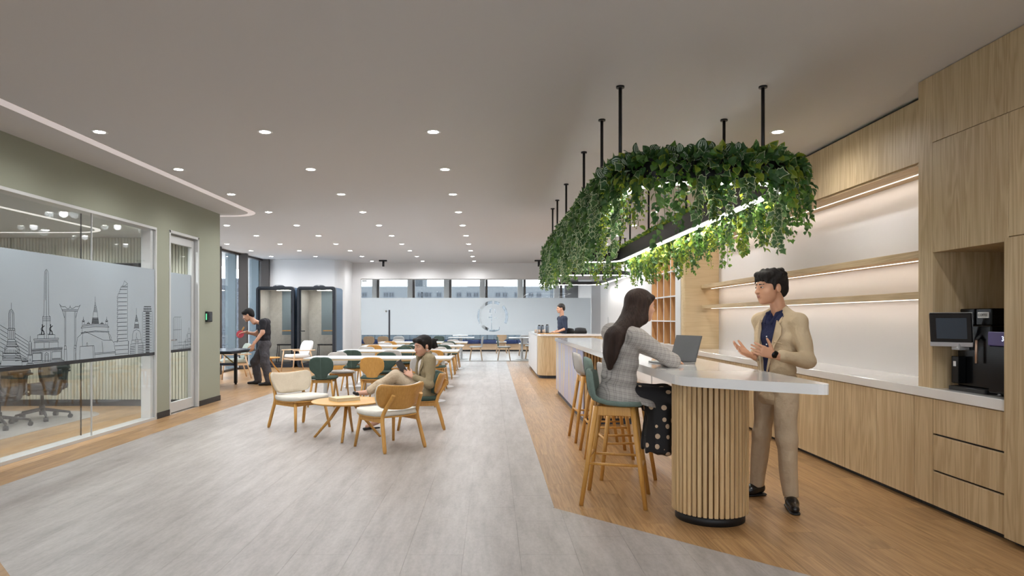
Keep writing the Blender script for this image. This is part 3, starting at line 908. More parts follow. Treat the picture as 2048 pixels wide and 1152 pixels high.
for o in list(bpy.data.objects):
    if o.get('group') == 'downlights beyond the partition':
        for ch in o.children:
            if ch.type == 'LIGHT':
                if _far is None: _far = ch.data.copy(); _far.energy = DOWNLIGHT_W*3.2; _far.color = (.93,.97,1.0)
                ch.data = _far
_bh = None
for o in list(bpy.data.objects):
    if o.get('group') == 'downlights behind the viewer':
        for ch in o.children:
            if ch.type == 'LIGHT':
                if _bh is None: _bh = ch.data.copy(); _bh.energy = DOWNLIGHT_W*1.4
                ch.data = _bh
_mt = None
for o in list(bpy.data.objects):
    if o.get('group') == 'meeting room downlights':
        for ch in o.children:
            if ch.type == 'LIGHT':
                if _mt is None: _mt = ch.data.copy(); _mt.energy = DOWNLIGHT_W*1.9
                ch.data = _mt
# black ceiling spots
for px, w in ((766,'above the glass partition door'), (1077,'beside the far tip of the greenery')):
    X = (px-984)*20.5/FPX
    t = thing('spotlight', 'small black cylinder spotlight %s' % w, 'spotlight', (X, 20.5, CEIL))
    bx('mount_plate', MT['black_metal'], (-.12,.12,-.05,.05,-.045,0), t, .006)
    MB().rod((.01,0,-.04),(.01,0,-.20),.035).build('barrel', MT['black_metal'], t)
# ================================================================== right wall joinery
CX = 3.2            # cabinet front plane
TOPZ = .89
# base cabinets, two doors each
ys = [5.09+.502*i for i in range(13)]
posn = ['nearest the drawers','second from the drawers','third from the drawers','fourth from the drawers','fifth from the drawers','at the far end under the shelves']
for k in range(6):
    a, b = ys[2*k], ys[2*k+2]
    t = thing('base_cabinet', 'low oak cabinet with two plain doors, %s' % posn[k], 'cabinet', (CX, (a+b)/2, 0), 0, 'low oak cabinets under the white worktop')
    h = (b-a)/2
    bx('carcass', MT['oak'], (.022, .53, -h+.001, h-.001, .07, .815), t)
    bx('toe_kick', MT['black'], (.055, .09, -h, h, 0, .07), t)
    for s in (-1, 1):
        y0, y1 = (-h, 0) if s < 0 else (0, h)
        bx('door', MT['oak'], (0, .02, y0+.002, y1-.002, .045, .812), t, .0015)
# filler and drawer unit
t = thing('drawer_cabinet', 'low oak cabinet with three wide drawers below the coffee machine', 'cabinet', (CX, 4.155, 0))
bx('carcass', mat_plain('cabinet_inside', srgb(110,86,58), .7), (.03, .53, .003, .93, .07, .815), t)
bx('toe_kick', MT['black'], (.055, .09, 0, .93, 0, .07), t)
bx('filler_panel', MT['oak'], (0, .02, .722, .932, .045, .812), t, .0015)
for z0, z1 in ((.045,.288),(.302,.552),(.566,.812)):
    d = bx('drawer', MT['oak'], (0, .022, .004, .716, z0, z1), t, .0015)
    bx('finger_groove', MT['black'], (.023, .03, .004, .716, z1, z1+.012), d)
# worktop
o = MB().box(CX-.012, 3.748, 4.16, 11.098, .818, TOPZ, .004).build('worktop', MT['stone'], None)
tag(o, 'long white quartz worktop running along the oak wall units', 'worktop')
# tall unit round the coffee niche
t = thing('tall_cabinet', 'floor to ceiling oak unit with the coffee machine niche', 'cabinet', (CX, 4.16, 0))
bx('end_panel', MT['oak'], (0, .54, .72, .88, TOPZ, 3.165), t, .001)
bx('upper_carcass', MT['oak'], (.022, .54, -2.2, .72, 1.88, 3.165), t)
bx('upper_door', MT['oak'], (0, .02, .002, .718, 1.876, 2.672), t, .0015)
bx('upper_door', MT['oak'], (0, .02, -.9, -.002, 1.905, 2.672), t, .0015)
bx('upper_door', MT['oak'], (0, .02, -2.1, -.904, 1.905, 2.672), t, .0015)
bx('top_panel', MT['oak'], (0, .02, -2.2, .718, 2.676, 3.165), t, .0015)
bx('niche_back', MT['oak'], (.53, .54, 0, .72, TOPZ, 1.88), t)
bx('niche_side', MT['oak'], (.01, .53, 0, .012, TOPZ, 1.876), t)
bx('tall_door', MT['oak'], (-.03, .0, -.9, -.002, .04, 1.895), t, .0015)
bx('tall_door', MT['oak'], (-.03, .0, -2.1, -.904, .04, 1.895), t, .0015)
bx('carcass', MT['oak'], (.002, .54, -2.2, -.004, .07, 1.88), t)
bx('toe_kick', MT['black'], (.04, .06, -2.2, 0, 0, .07), t)
# overhead oak bulkhead: panels
t = thing('oak_bulkhead', 'oak panelled bulkhead above the lit shelves', 'bulkhead', (3.40, 5.05, 0))
y = 0.0; w = 6.05/5
for i in range(5):
    bx('panel', MT['oak'], (0, .02, i*w+.001, (i+1)*w-.001, 2.64, 3.14), t, .001)
bx('soffit', MT['oak_x'], (.02, .349, 0, 6.05, 2.62, 2.64), t)
bx('shadow_gap', MT['black'], (.04, .06, 0, 6.05, 3.14, 3.168), t)
def led_run(parent, x, y0, y1, z, watts, col=(1,.84,.71), off=(0,0,0)):
    bx('led_strip', MT['led_warm'], (x-.004, x+.004, y0, y1, z-.006, z), parent)
    ld = bpy.data.lights.new('led_glow', 'AREA'); ld.shape = 'RECTANGLE'; ld.size = .02; ld.size_y = (y1-y0)
    ld.energy = watts*(y1-y0); ld.color = col; ld.spread = math.radians(170)
    lo = bpy.data.objects.new('led_glow', ld); COL.objects.link(lo); lo.parent = parent
    lo.location = (x, (y0+y1)/2, z-.012); lo.rotation_euler = (0, math.radians(-18), 0)
led_run(t, .22, .02, 6.0, 2.62, LED_W*1.2)
for nm, z0, z1 in (('upper',1.885,1.945),('lower',1.558,1.612)):
    t = thing('wall_shelf', '%s of the two long oak shelves lit from below' % nm, 'shelf', (3.45, 5.05, 0), 0, 'lit oak shelves')
    bx('board', MT['oak_x'], (0, .298, 0, 6.03, z0, z1), t, .002)
    led_run(t, .16, .02, 6.0, z0, LED_W)
# horizontal seams in the white wall panel
# cubby bookshelf
t = thing('cubby_bookshelf', 'tall white framed bookshelf of empty square wooden cubbies', 'bookshelf', (3.2, 11.56, 0))
L_ = 1.94; n = 4
bx('plinth', MT['white_panel'], (.02, .31, 0, L_, 0, .90), t)
bx('back_panel', MT['cubby_back'], (.29, .31, .02, L_-.02, .9, 3.10), t)
for i in range(n+1):
    y = i*(L_-.02)/n
    u = bx('upright', MT['white_panel'], (0, .29, y, y+.022, .9, 3.10), t, .001)
    if i < n: bx('lining', MT['cubby_back'], (.008, .29, y+.0225, y+.027, .92, 3.08), u)
    if i > 0: bx('lining', MT['cubby_back'], (.008, .29, y-.005, y-.0005, .92, 3.08), u)
for z in (.9,1.33,1.775,2.22,2.665,3.08):
    bx('shelf', MT['white_panel'], (-.002, .29, 0, L_, z, z+.024), t, .001)
# tall white cupboards
for k, (a, b) in enumerate(((13.52,15.1),(15.11,18.6),(18.61,19.8))):
    t = thing('tall_cupboard', ('flush white cupboard beside the cubby bookshelf','wide flush white cupboard with a small steel pull','flush white cupboard next to the glass partition')[k], 'cupboard', (3.2, a, 0), 0, 'flush white cupboards')
    w = b-a
    bx('carcass', MT['white_panel'], (.022, .31, .002, w-.002, 0, 3.16), t)
    bx('door', MT['white_panel'], (0, .02, .004, w-.004, .06, 3.15), t, .002)
    if k == 1: bx('pull_handle', MT['alu'], (-.02, .0, w-.18, w-.11, 1.22, 1.43), t, .003)
struct('trim_2', mat_plain('shaded_wall_grey', srgb(186,187,190), .7), (3.2, 3.5, 19.81, 21.6, 0, CEIL))  # wall section in shade, the shade put into its grey colour

# ================================================================== coffee machine
t = thing('coffee_machine', 'black bean to cup coffee machine standing in the oak niche', 'coffee machine', (3.33, 4.46, TOPZ))
bx('body', MT['black_gloss'], (0, .36, .02, .345, .03, .46), t, .008)
bx('base_tray', MT['black'], (-.06, .36, .0, .35, .0, .03), t, .004)
for k, (a, b, w) in enumerate(((.19,.335,'COCOA'),(.03,.175,'COFFEE'))):
    h = bx('bean_hopper', MT['black_gloss'], (.01, .30, a, b, .46, .575), t, .006)
    bx('name_plate', MT['white_metal'], (.004, .010, a+.02, b-.025, .51, .55), h)
    me = text_mesh(w, .026); me.materials.append(MT['black'])
    link('lettering', me, h, Matrix.Translation((.003, (a+b)/2-.002, .53)) @ Matrix.Rotation(-PI/2, 4, 'Z') @ Matrix.Rotation(PI/2, 4, 'X'))
bx('dispenser_head', mat_plain('satin_silver', srgb(170,172,176), .35, metal=.4), (-.075, .0, .22, .30, .285, .335), t, .004)
bx('dispenser_label', MT['white_metal'], (-.078, -.075, .235, .285, .30, .325), t)
MB().rod((-.03,.115,.20),(-.03,.115,.36),.009).build('steam_wand', mat_plain('brushed_rose_steel', srgb(190,160,140), .3, metal=.7), t)
MB().rod((-.03,.115,.36),(.01,.115,.40),.011).build('wand_joint', MT['black'], t)
bx('cup_lift', MT['black_gloss'], (-.055, 0, .255, .33, .05, .24), t, .004)
bx('sticker', MT['white_metal'], (-.058, -.055, .28, .305, .17, .205), t)
sc = bx('touch_screen', mat_plain('screen_bezel', srgb(20,21,24), .25), (-.009,.009,-.125,.125,-.118,.118), t, .006)
sc.location = (-.115, .245, .43); sc.rotation_euler = (0, math.radians(-14), math.radians(46))
bx('display', mat_plain('sleeping_display', srgb(58,68,80), .12), (-.0105,-.009,-.095,.085,-.065,.085), sc)
bx('silver_rim', mat_plain('silver_rim', srgb(196,198,204), .3, metal=.4), (-.011,.012,-.127,.127,-.123,-.09), sc, .003)
bx('silver_back', mat_plain('silver_back', srgb(180,180,180), .35, metal=.4), (.006,.014,-.127,.127,-.12,.12), sc, .003)
# milk cooler
t = thing('milk_cooler', 'black milk cooler with purple display next to the coffee machine', 'milk cooler', (3.27, 4.19, TOPZ))
bx('body', MT['black_gloss'], (0, .38, .0, .235, .02, .33), t, .006)
pn = bx('display_panel', mat_emit('purple_panel', (.26,.20,.55,1), .10, False, .15), (-.006, .02, .0, .235, .33, .42), t, .006)
me = text_mesh('3', .045); me.materials.append(mat_emit('digit_glow', (.75,.8,1,1), 1.6, False))
link('lettering', me, pn, Matrix.Translation((-.0075, .10, .375)) @ Matrix.Rotation(-PI/2, 4, 'Z') @ Matrix.Rotation(PI/2, 4, 'X'))
for y in (.03,.2): MB().rod((.05,y,0),(.05,y,.02),.012).build('foot', MT['chrome'], t)

# ================================================================== bar island
IS = thing('bar_island', 'long white topped bar island with a round fluted oak end column', 'bar island', (1.53, 4.72, 0))
ox, oy = 1.53, 4.72
def rel(p): return (p[0]-ox, p[1]-oy)
def round_poly(pts, rad, n=6):
    out = []
    m = len(pts)
    for i in range(m):
        a = Vector(pts[i-1]); b = Vector(pts[i]); c = Vector(pts[(i+1) % m]); r = rad[i]
        if r <= 0: out.append((b.x, b.y)); continue
        u = (a-b).normalized(); v = (c-b).normalized()
        for k in range(n+1):
            t = k/n
            p = (b+u*r)*(1-t)**2 + b*(2*t*(1-t)) + (b+v*r)*t*t
            out.append((p.x, p.y))
    return out
SLZ0, SLZ1 = .97, 1.03
slab = round_poly([rel(p) for p in ((1.18,4.24),(1.90,3.70),(1.90,12.6),(1.18,12.6))], (.16,.13,0,0))
mb = MB().prism(slab, SLZ0, SLZ1)
tp = mb.build('countertop', MT['stone'], IS)
bv = tp.modifiers.new('soft_edge', 'BEVEL'); bv.width = .006; bv.segments = 2; bv.limit_method = 'ANGLE'; bv.angle_limit = math.radians(40)
bx('under_frame', MT['white_metal'], (-.20, .20, .1, 4.1, .93, .97), IS)
col_ = MB().lathe([(.232,.06),(.232,.965)], n=48).build('column', mat_wood('column_core', srgb(120,86,50), srgb(150,112,70), 'z', 1, .7), IS)
MB().lathe([(.235,0),(.235,.062)], n=48).build('column_base', MT['black'], IS)
sl = MB().box(-.0128,.0128,-.006,.022,.062,.967,.002).mesh('slat', MT['slat_oak'])
NS = 44
for i in range(NS):
    a = 2*PI*i/NS
    link('slat', sl, col_, Matrix.Rotation(a, 4, 'Z') @ Matrix.Translation((0,.236,0)))
body = bx('body', mat_wood('body_core', srgb(120,86,50), srgb(150,112,70), 'z', 1, .7), (1.215-ox, 1.86-ox, 8.84-oy, 12.52-oy, .08, .97), IS)
bx('toe_kick', mat_plain('blue_black_kick', srgb(54,62,76), .5), (1.225-ox, 1.84-ox, 8.86-oy, 12.5-oy, 0, .08), IS)
sl2 = MB().box(-.012,.012,-.016,.002,.08,.968,.002).mesh('slat', MT['slat_oak'])
for i in range(16):
    link('slat', sl2, body, Matrix.Translation((1.235-ox+i*.0405, 8.84-oy, 0)))
# iridescent fluted side
m, N, L, b = new_mat('iridescent_panel')
g = N.new('ShaderNodeNewGeometry').outputs['Position']
sp = N.new('ShaderNodeSeparateXYZ'); L.new(g, sp.inputs[0])
mp = N.new('ShaderNodeMapping'); mp.inputs['Scale'].default_value = (0, 5.2, .55); L.new(g, mp.inputs[0])
nz = N.new('ShaderNodeTexNoise'); nz.inputs['Scale'].default_value = 1; nz.inputs['Detail'].default_value = 3; L.new(mp.outputs[0], nz.inputs['Vector'])
rp = N.new('ShaderNodeValToRGB'); e = rp.color_ramp.elements
e[0].position = .30; e[0].color = srgb(186,182,178); e[1].position = .72; e[1].color = srgb(188,184,182)
for p_, c_ in ((.42, srgb(182,180,190)), (.50, srgb(160,164,204)), (.555, srgb(190,180,186)), (.60, srgb(222,196,104)), (.65, srgb(186,182,176))):
    q = e.new(p_); q.color = c_
L.new(nz.outputs['Fac'], rp.inputs[0]); L.new(rp.outputs[0], b.inputs['Base Color']); b.inputs['Roughness'].default_value = .3
MT['irid'] = m
fl = MB().box(0,.02,.001,.0695,.08,.968,.004).mesh('fluted_board', m)
for i in range(52):
    link('fluted_board', fl, body, Matrix.Translation((1.195-ox, 8.85-oy+i*.0705, 0)))

# ================================================================== rear service counter
t = thing('service_counter', 'white topped oak service counter with rounded corner behind the bar island', 'counter', (1.07, 15.5, 0))
ft = round_poly([(0,0),(2.1,0),(2.1,.62),(.62,.62),(.62,3.9),(0,3.9)], (.28,0,0,0,0,0))
MB().prism(ft, .07, .985).build('body', MT['oak'], t)
MB().prism(round_poly([(.03,.03),(2.1,.03),(2.1,.6),(.6,.6),(.6,3.88),(.03,3.88)], (.26,0,0,0,0,0)), 0, .07).build('toe_kick', mat_plain('counter_kick', srgb(40,46,56), .5), t)
MB().prism(round_poly([(-.02,-.02),(2.1,-.02),(2.1,.64),(.64,.64),(.64,3.92),(-.02,3.92)], (.29,0,0,0,0,0)), .985, 1.025).build('countertop', MT['stone'], t)
bx('side_panel', MT['white_panel'], (-.012, -.001, .30, 3.9, .07, .98), t)
bx('latch', MT['alu'], (-.02, -.012, 3.2, 3.24, .86, .93), t)
# tumblers and cups on a tray
t0 = thing('tray', 'low dark tray holding flasks and cups on the service counter', 'tray', (1.37, 16.4, 1.025))
bx('tray_plate', MT['honey'], (-.26,.26,-.3,.3,0,.012), t0, .003)
bx('tray_rim', MT['black'], (-.26,.26,-.3,-.285,.012,.022), t0)
for k, (px, h, nm) in enumerate(((1078.5,.19,'leftmost slate blue steel flask on the counter tray'),(1085,.185,'middle slate blue steel flask on the counter tray'),(1094.5,.20,'tallest slate blue steel flask with a black cap on the counter tray'))):
    Y = 16.35+.05*k
    f = thing('flask', nm, 'flask', ((px-984)*Y/FPX, Y, 1.037), 0, 'steel flasks on the tray')
    MB().lathe([(.038,0),(.042,.01),(.042,h*.84),(.034,h*.9)], n=16).build('body', mat_plain('flask_steel%d' % k, srgb(104,116,130), .35, metal=.35), f)
    MB().lathe([(.030,h*.9),(.030,h),(.026,h+.006)], n=16).build('cap', MT['black'], f)
for k, (px, nm) in enumerate(((1071.5,'small beige cup at the outer end of the counter tray'),(1078,'small beige cup in front of the leftmost flask'),(1087.5,'small beige cup between the flasks and the black cap'))):
    Y = 16.18
    f = thing('cup', nm, 'cup', ((px-984)*Y/FPX, Y, 1.037), 0, 'small cups on the tray')
    MB().lathe([(.024,0),(.03,.005),(.032,.075),(.029,.078),(.027,.01)], n=14).build('bowl', mat_plain('cup_clay%d' % k, srgb(176,160,146), .6), f)
    MB().lathe([(.033,.072),(.034,.078),(.0295,.08)], n=14).build('rim', MT['pale_wood'], f)
# ================================================================== pendant frame with greenery
PX0, PX1, PY0, PY1, PR = .98, 2.07, 4.55, 10.95, .34
def loop_path(x0, x1, y0, y1, r, n=10):
    p = []
    for cx, cy, a0 in ((x1-r,y0+r,-90),(x1-r,y1-r,0),(x0+r,y1-r,90),(x0+r,y0+r,180)):
        for i in range(n+1):
            a = math.radians(a0+90*i/n); p.append(Vector((cx+r*math.cos(a), cy+r*math.sin(a))))
    return p
def ring(x0, x1, y0, y1, r, w, z0, z1):
    a = loop_path(x0-w/2, x1+w/2, y0-w/2, y1+w/2, r+w/2); b = loop_path(x0+w/2, x1-w/2, y0+w/2, y1-w/2, r-w/2)
    n = len(a); v = []
    for z in (z0, z1):
        v += [(p.x,p.y,z) for p in a]+[(p.x,p.y,z) for p in b]
    f = []
    for i in range(n):
        j = (i+1) % n
        f += [(i,j,2*n+j,2*n+i), (n+j,n+i,3*n+i,3*n+j), (j,i,n+i,n+j), (2*n+i,2*n+j,3*n+j,3*n+i)]
    return MB().add(v, f)
def pendant(name, label, x0, x1, y0, y1, r, z0, z1, rods, watts):
    t = thing(name, label, 'pendant light', ((x0+x1)/2, (y0+y1)/2, 0))
    cx, cy = (x0+x1)/2, (y0+y1)/2
    A0 = (x0-cx, x1-cx, y0-cy, y1-cy)
    fr = ring(*A0, r, .10, z0+.012, z1).build('frame', MT['black_metal'], t)
    ring(*A0, r, .055, z0, z0+.013).build('led_strip', MT['led_white'], t)
    for x in (x0, x1):
        for y in rods:
            rd = MB().rod((x-cx,y-cy,z1-.02),(x-cx,y-cy,CEIL-.012),.0135,n=10).build('hanging_rod', MT['black_metal'], t)
            MB().lathe([(.032,CEIL-.014),(.032,CEIL)], (x-cx,y-cy), 14).build('rod_cap', MT['black_metal'], rd)
    for (lx_, ly_, sx_, sy_) in ((x0,cy,.05,y1-y0-2*r),(x1,cy,.05,y1-y0-2*r),(cx,y0,x1-x0-2*r,.05),(cx,y1,x1-x0-2*r,.05)):
        ld = bpy.data.lights.new('pendant_glow', 'AREA'); ld.shape = 'RECTANGLE'; ld.size = sx_; ld.size_y = sy_
        ld.energy = watts*max(sx_,sy_); ld.color = (1,.94,.86); ld.spread = math.radians(165)
        lo = bpy.data.objects.new('pendant_glow', ld); COL.objects.link(lo); lo.parent = t
        lo.location = (lx_-cx, ly_-cy, z0-.004)
    return t
pendant('planter_pendant', 'black rounded loop pendant light carrying the hanging greenery over the bar island', PX0, PX1, PY0, PY1, PR, 2.305, 2.49, (5.13,5.99,7.16,8.87,10.07,10.85), PLANT_LED_W)
pendant('loop_pendant', 'bare black loop pendant light over the rear service counter', 1.34, 2.95, 14.3, 18.5, .34, 2.305, 2.40, (14.9,16.4,17.9), PLANT_LED_W)

# ------------------------------------------------------------------ the greenery
rng = np.random.default_rng(11)
def leaf_template(kind):
    """verts (len along +y 0..1, width x), faces, face colour key"""
    if kind == 'ivy':
        o = [(0,0),(.22,-.12),(.42,.02),(.37,.20),(.52,.42),(.33,.54),(.20,.70),(0,1.0)]
        o = o + [(-x,y) for x, y in o[-2:0:-1]]
        c = (0,.34)
        inner = [(c[0]+(x-c[0])*.84, c[1]+(y-c[1])*.85) for x, y in o]
    elif kind == 'round':
        o = [(0,.02)]+[(.42*math.sin(PI*t)**.8*(1-.25*t), -.06+1.06*t+(.0)) for t in (.1,.25,.42,.6,.78,.92)]+[(0,1.02)]
        o = o + [(-x,y) for x, y in o[-2:0:-1]]
        c = (0,.42); inner = [(c[0]+(x-c[0])*.80, c[1]+(y-c[1])*.80) for x, y in o]
    elif kind == 'small':
        o = [(0,0),(.26,.25),(.30,.55),(0,1.0),(-.30,.55),(-.26,.25)]
        c = (0,.45); inner = None
    elif kind == 'stripe':
        rows = [(0,.02),(.12,.24),(.3,.40),(.5,.44),(.7,.36),(.86,.22),(1.0,.02)]
        us = (-1,-.72,-.5,-.3,-.12,.12,.3,.5,.72,1)
        v = []; f = []; k = []
        for y, w in rows:
            for u in us: v.append((u*w, y, .10*(u*u)*w*2-.12*(y-.4)**2))
        n = len(us)
        for i in range(len(rows)-1):
            for j in range(n-1):
                f.append((i*n+j,i*n+j+1,(i+1)*n+j+1,(i+1)*n+j)); k.append(1 if j in (1,3,5,7) and 0 < i < 5 else 0)
        return np.array(v), f, k
    def z(x, y): return .35*abs(x)-.30*(y-.35)**2
    v = [(x,y,z(x,y)) for x, y in o]; f = []; k = []
    n = len(o)
    if inner:
        v += [(x,y,z(x,y)) for x, y in inner]
        for i in range(n):
            j = (i+1) % n
            f.append((i,j,n+j,n+i)); k.append(1)
        v.append((c[0],c[1],z(*c)))
        for i in range(n):
            f.append((n+i,n+(i+1) % n,2*n)); k.append(0)
    else:
        v.append((c[0],c[1],z(*c)))
        for i in range(n): f.append((i,(i+1) % n,n)); k.append(0)
    return np.array(v), f, k
TPL = {k: leaf_template(k) for k in ('ivy','round','small','stripe')}
GREENS = {'ivy': [srgb(75,109,55), srgb(58,91,49), srgb(95,128,60)], 'ivyw': [srgb(84,118,72), srgb(69,102,65)],
          'round': [srgb(80,115,70), srgb(107,142,78), srgb(63,99,55)], 'pothos': [srgb(87,119,49), srgb(133,152,49)],
          'small': [srgb(151,173,55), srgb(182,194,65), srgb(101,136,55)], 'stripe': [srgb(54,85,53)], 'herb': [srgb(87,132,49), srgb(116,154,63), srgb(66,105,49)]}
EDGE = {'ivy': None, 'ivyw': srgb(196,204,168), 'round': None, 'pothos': srgb(150,160,64), 'small': None, 'stripe': srgb(188,204,188), 'herb': None}
BASE = {'ivy':'ivy','ivyw':'ivy','round':'round','pothos':'round','small':'small','stripe':'stripe','herb':'ivy'}
leaves = []      # (kind, colour index, matrix 3x3, position)
def orient(out2, tilt, roll, spin):
    """leaf tip direction: blend of outward and down, normal faces outward/up"""
    o3 = Vector((out2[0], out2[1], 0))
    tip = (o3*math.cos(tilt)+Vector((0,0,-1))*math.sin(tilt)).normalized()
    side = Vector((-out2[1], out2[0], 0))
    q = Quaternion(o3, spin); tip = q @ tip; side = q @ side
    nrm = side.cross(tip)
    if nrm.dot(o3+Vector((0,0,.6))) < 0: side = -side; nrm = -nrm
    q2 = Quaternion(tip, roll); side = q2 @ side; nrm = q2 @ nrm
    return np.array([list(side), list(tip), list(nrm)]).T
def add_leaf(kind, pos, size, out2, tilt, roll=None, spin=None):
    roll = rng.normal(0,.5) if roll is None else roll; spin = rng.normal(0,.55) if spin is None else spin
    leaves.append((kind, int(rng.integers(len(GREENS[kind]))), orient(out2, tilt, roll, spin)*size, np.array(pos)))
lp = loop_path(PX0, PX1, PY0, PY1, PR, 14)
seg = [(lp[i], lp[(i+1) % len(lp)]) for i in range(len(lp))]
lens = np.array([(b-a).length for a, b in seg]); cum = np.concatenate([[0], np.cumsum(lens)]); PER = cum[-1]
def on_loop(s):
    s = s % PER; i = int(np.searchsorted(cum, s)-1); i = max(0, min(i, len(seg)-1))
    a, b = seg[i]; t = (s-cum[i])/max(lens[i],1e-6); p = a.lerp(b, t); d = (b-a).normalized()
    return p, (d.y, -d.x)        # loop runs counter clockwise: outward normal
def zone(p):
    if p.y < 4.9: return 'near' 
    if p.x < 1.3: return 'left'
    if p.x > 1.75: return 'right'
    return 'far'
KINDS_ = {'near': ('ivy','round','ivyw','herb','small','pothos','herb','round'), 'left': ('ivyw','ivy','ivy','small','round','ivyw'), 'right': ('herb','pothos','small','herb','ivy','round'), 'far': ('ivy','small','round')}
def pick(z): 
    ks = KINDS_[z]; return ks[int(rng.integers(len(ks)))]
SZ = {'stripe': .088, 'round': .070, 'ivy': .074, 'ivyw': .080, 'herb': .054, 'small': .026, 'pothos': .082}
# heap on top and over the outer face
s = 0.0
while s < PER:
    p, n = on_loop(s); z = zone(p)
    for k in range(7):
        kd = pick(z); off = rng.uniform(-.045,.17)
        if z == 'near' and p.x < 1.75 and rng.random() < .22: kd = 'stripe'
        add_leaf(kd if kd != 'small' else 'round', (p.x+n[0]*off, p.y+n[1]*off, 2.475+rng.uniform(0,.07)-max(0,off-.06)*.7), SZ[kd if kd != 'small' else 'round']*rng.uniform(.7,1.15), n, rng.uniform(-1.1,.7))
    for k in range(6):
        kd = pick(z)
        add_leaf(kd, (p.x+n[0]*rng.uniform(.05,.17), p.y+n[1]*rng.uniform(.05,.17), rng.uniform(2.30,2.50)), SZ[kd]*rng.uniform(.7,1.1), n, rng.uniform(.5,1.35))
    for k in range(2):
        add_leaf('small' if rng.random() < .6 else 'herb', (p.x-n[0]*rng.uniform(.02,.06), p.y-n[1]*rng.uniform(.02,.06), 2.49+rng.uniform(0,.04)), rng.uniform(.03,.045), (-n[0],-n[1]), rng.uniform(-1.0,.3))
    s += .021
# hanging strands
stems = MB()
s = 0.0
while s < PER:
    p, n = on_loop(s); z = zone(p)
    Lh = float(np.clip(rng.gamma(3.6,.075), .08, .44))
    if z == 'near': Lh *= 1.1 if (p.x < 1.25 or p.x > 1.6) else .8
    if z == 'right' and p.y < 6.2: Lh = min(Lh, .36)
    if z == 'left': Lh = Lh*.9+.08
    if z == 'far': Lh *= .6
    off = rng.uniform(.02,.19); bowx = rng.normal(0,.03); bowy = rng.normal(0,.03)
    kd = pick(z)
    base = Vector((p.x+n[0]*off, p.y+n[1]*off, 2.34)); prev = base
    m = max(2, int(Lh/.03)); pts = [base]
    for i in range(1, m+1):
        t = i/m
        q = Vector((base.x+bowx*math.sin(2.5*t)+n[0]*.02*t, base.y+bowy*math.sin(2.5*t)+n[1]*.02*t, base.z-Lh*t)); pts.append(q)
        if kd == 'small':
            for r_ in range(4): add_leaf('small', (q.x+rng.normal(0,.012), q.y+rng.normal(0,.012), q.z+rng.uniform(-.015,.015)), rng.uniform(.022,.032)*(1.15-.4*t), (math.cos(r_*1.6+i),math.sin(r_*1.6+i)), rng.uniform(.2,1.0))
        else:
            for r_ in range(2 if rng.random() < .7 else 1):
                a = rng.uniform(0,2*PI); nn = Vector((n[0]*.8+math.cos(a), n[1]*.8+math.sin(a))).normalized()
                add_leaf(kd, (q.x+nn.x*.012, q.y+nn.y*.012, q.z), SZ[kd]*rng.uniform(.65,1.05)*(1.05-.35*t), (nn.x,nn.y), rng.uniform(.5,1.3))
    stems.tube(pts[::2] if len(pts) > 4 else pts, .0022, 4, caps=False)
    s += .028
GR = thing('hanging_greenery', 'dense trailing ivy and mixed leafy plants spilling from the black loop pendant', 'plant', ((PX0+PX1)/2,(PY0+PY1)/2,2.49))
gc = np.array(GR.location)
def leaf_mat():
    m, N, L, b = new_mat('leaf')
    at = N.new('ShaderNodeVertexColor'); at.layer_name = 'leafcol'
    L.new(at.outputs['Color'], b.inputs['Base Color']); b.inputs['Roughness'].default_value = .45
    out = [n for n in N if n.type == 'OUTPUT_MATERIAL'][0]
    tl = N.new('ShaderNodeBsdfTranslucent'); L.new(at.outputs['Color'], tl.inputs[0])
    mx = N.new('ShaderNodeMixShader'); mx.inputs[0].default_value = .4
    L.new(b.outputs[0], mx.inputs[1]); L.new(tl.outputs[0], mx.inputs[2]); L.new(mx.outputs[0], out.inputs[0])
    return m
LEAF = leaf_mat()
def leaf_cols(kind, ci):
    a = GREENS[kind][ci]; e = EDGE[kind] or a
    return np.array([a, e])
def fill_mesh(name, V, F, Cf):
    me = bpy.data.meshes.new(name); me.from_pydata(V, [], F); me.materials.append(LEAF)
    ca = me.color_attributes.new('leafcol', 'FLOAT_COLOR', 'CORNER')
    tot = np.array([len(f) for f in F]); cc = np.repeat(np.array(Cf), tot, axis=0)
    ca.data.foreach_set('color', cc.astype(np.float32).ravel()); me.update()
    return me
# the 300 that show largest stay single leaves
def lview(l):
    p = l[3]; u = 984+p[0]*FPX/p[1]
    face = abs(np.dot(l[2][:,2], p-np.array([0,0,EYE])))/np.linalg.norm(p)
    outer = (p[1] < 4.62) or (p[0] < .93)
    return face*np.linalg.norm(l[2][:,1])*(2.0 if outer else .6)/p[1]**2
order = sorted(range(len(leaves)), key=lambda i: -lview(leaves[i]))
single = order[:300]; rest = order[300:]
lc = {}
for i in single:
    kd, ci, R_, p = leaves[i]
    if (kd,ci) not in lc:
        V, F, K = TPL[BASE[kd]]; cols = leaf_cols(kd, ci)
        lc[(kd,ci)] = fill_mesh('leaf', V.tolist(), F, [cols[q] for q in K])
    M = Matrix(((R_[0][0],R_[0][1],R_[0][2],p[0]-gc[0]),(R_[1][0],R_[1][1],R_[1][2],p[1]-gc[1]),(R_[2][0],R_[2][1],R_[2][2],p[2]-gc[2]),(0,0,0,1)))
    link('leaf', lc[(kd,ci)], GR, M)
V_all = []; F_all = []; C_all = []; nv = 0
for i in rest:
    kd, ci, R_, p = leaves[i]
    V, F, K = TPL[BASE[kd]]; cols = leaf_cols(kd, ci)
    W = V @ R_.T + (p-gc)
    V_all.append(W); F_all += [tuple(a+nv for a in f) for f in F]; C_all += [cols[q] for q in K]; nv += len(V)
me = fill_mesh('foliage', np.concatenate(V_all).tolist(), F_all, C_all)
tag(link('foliage', me, GR), kind='stuff')
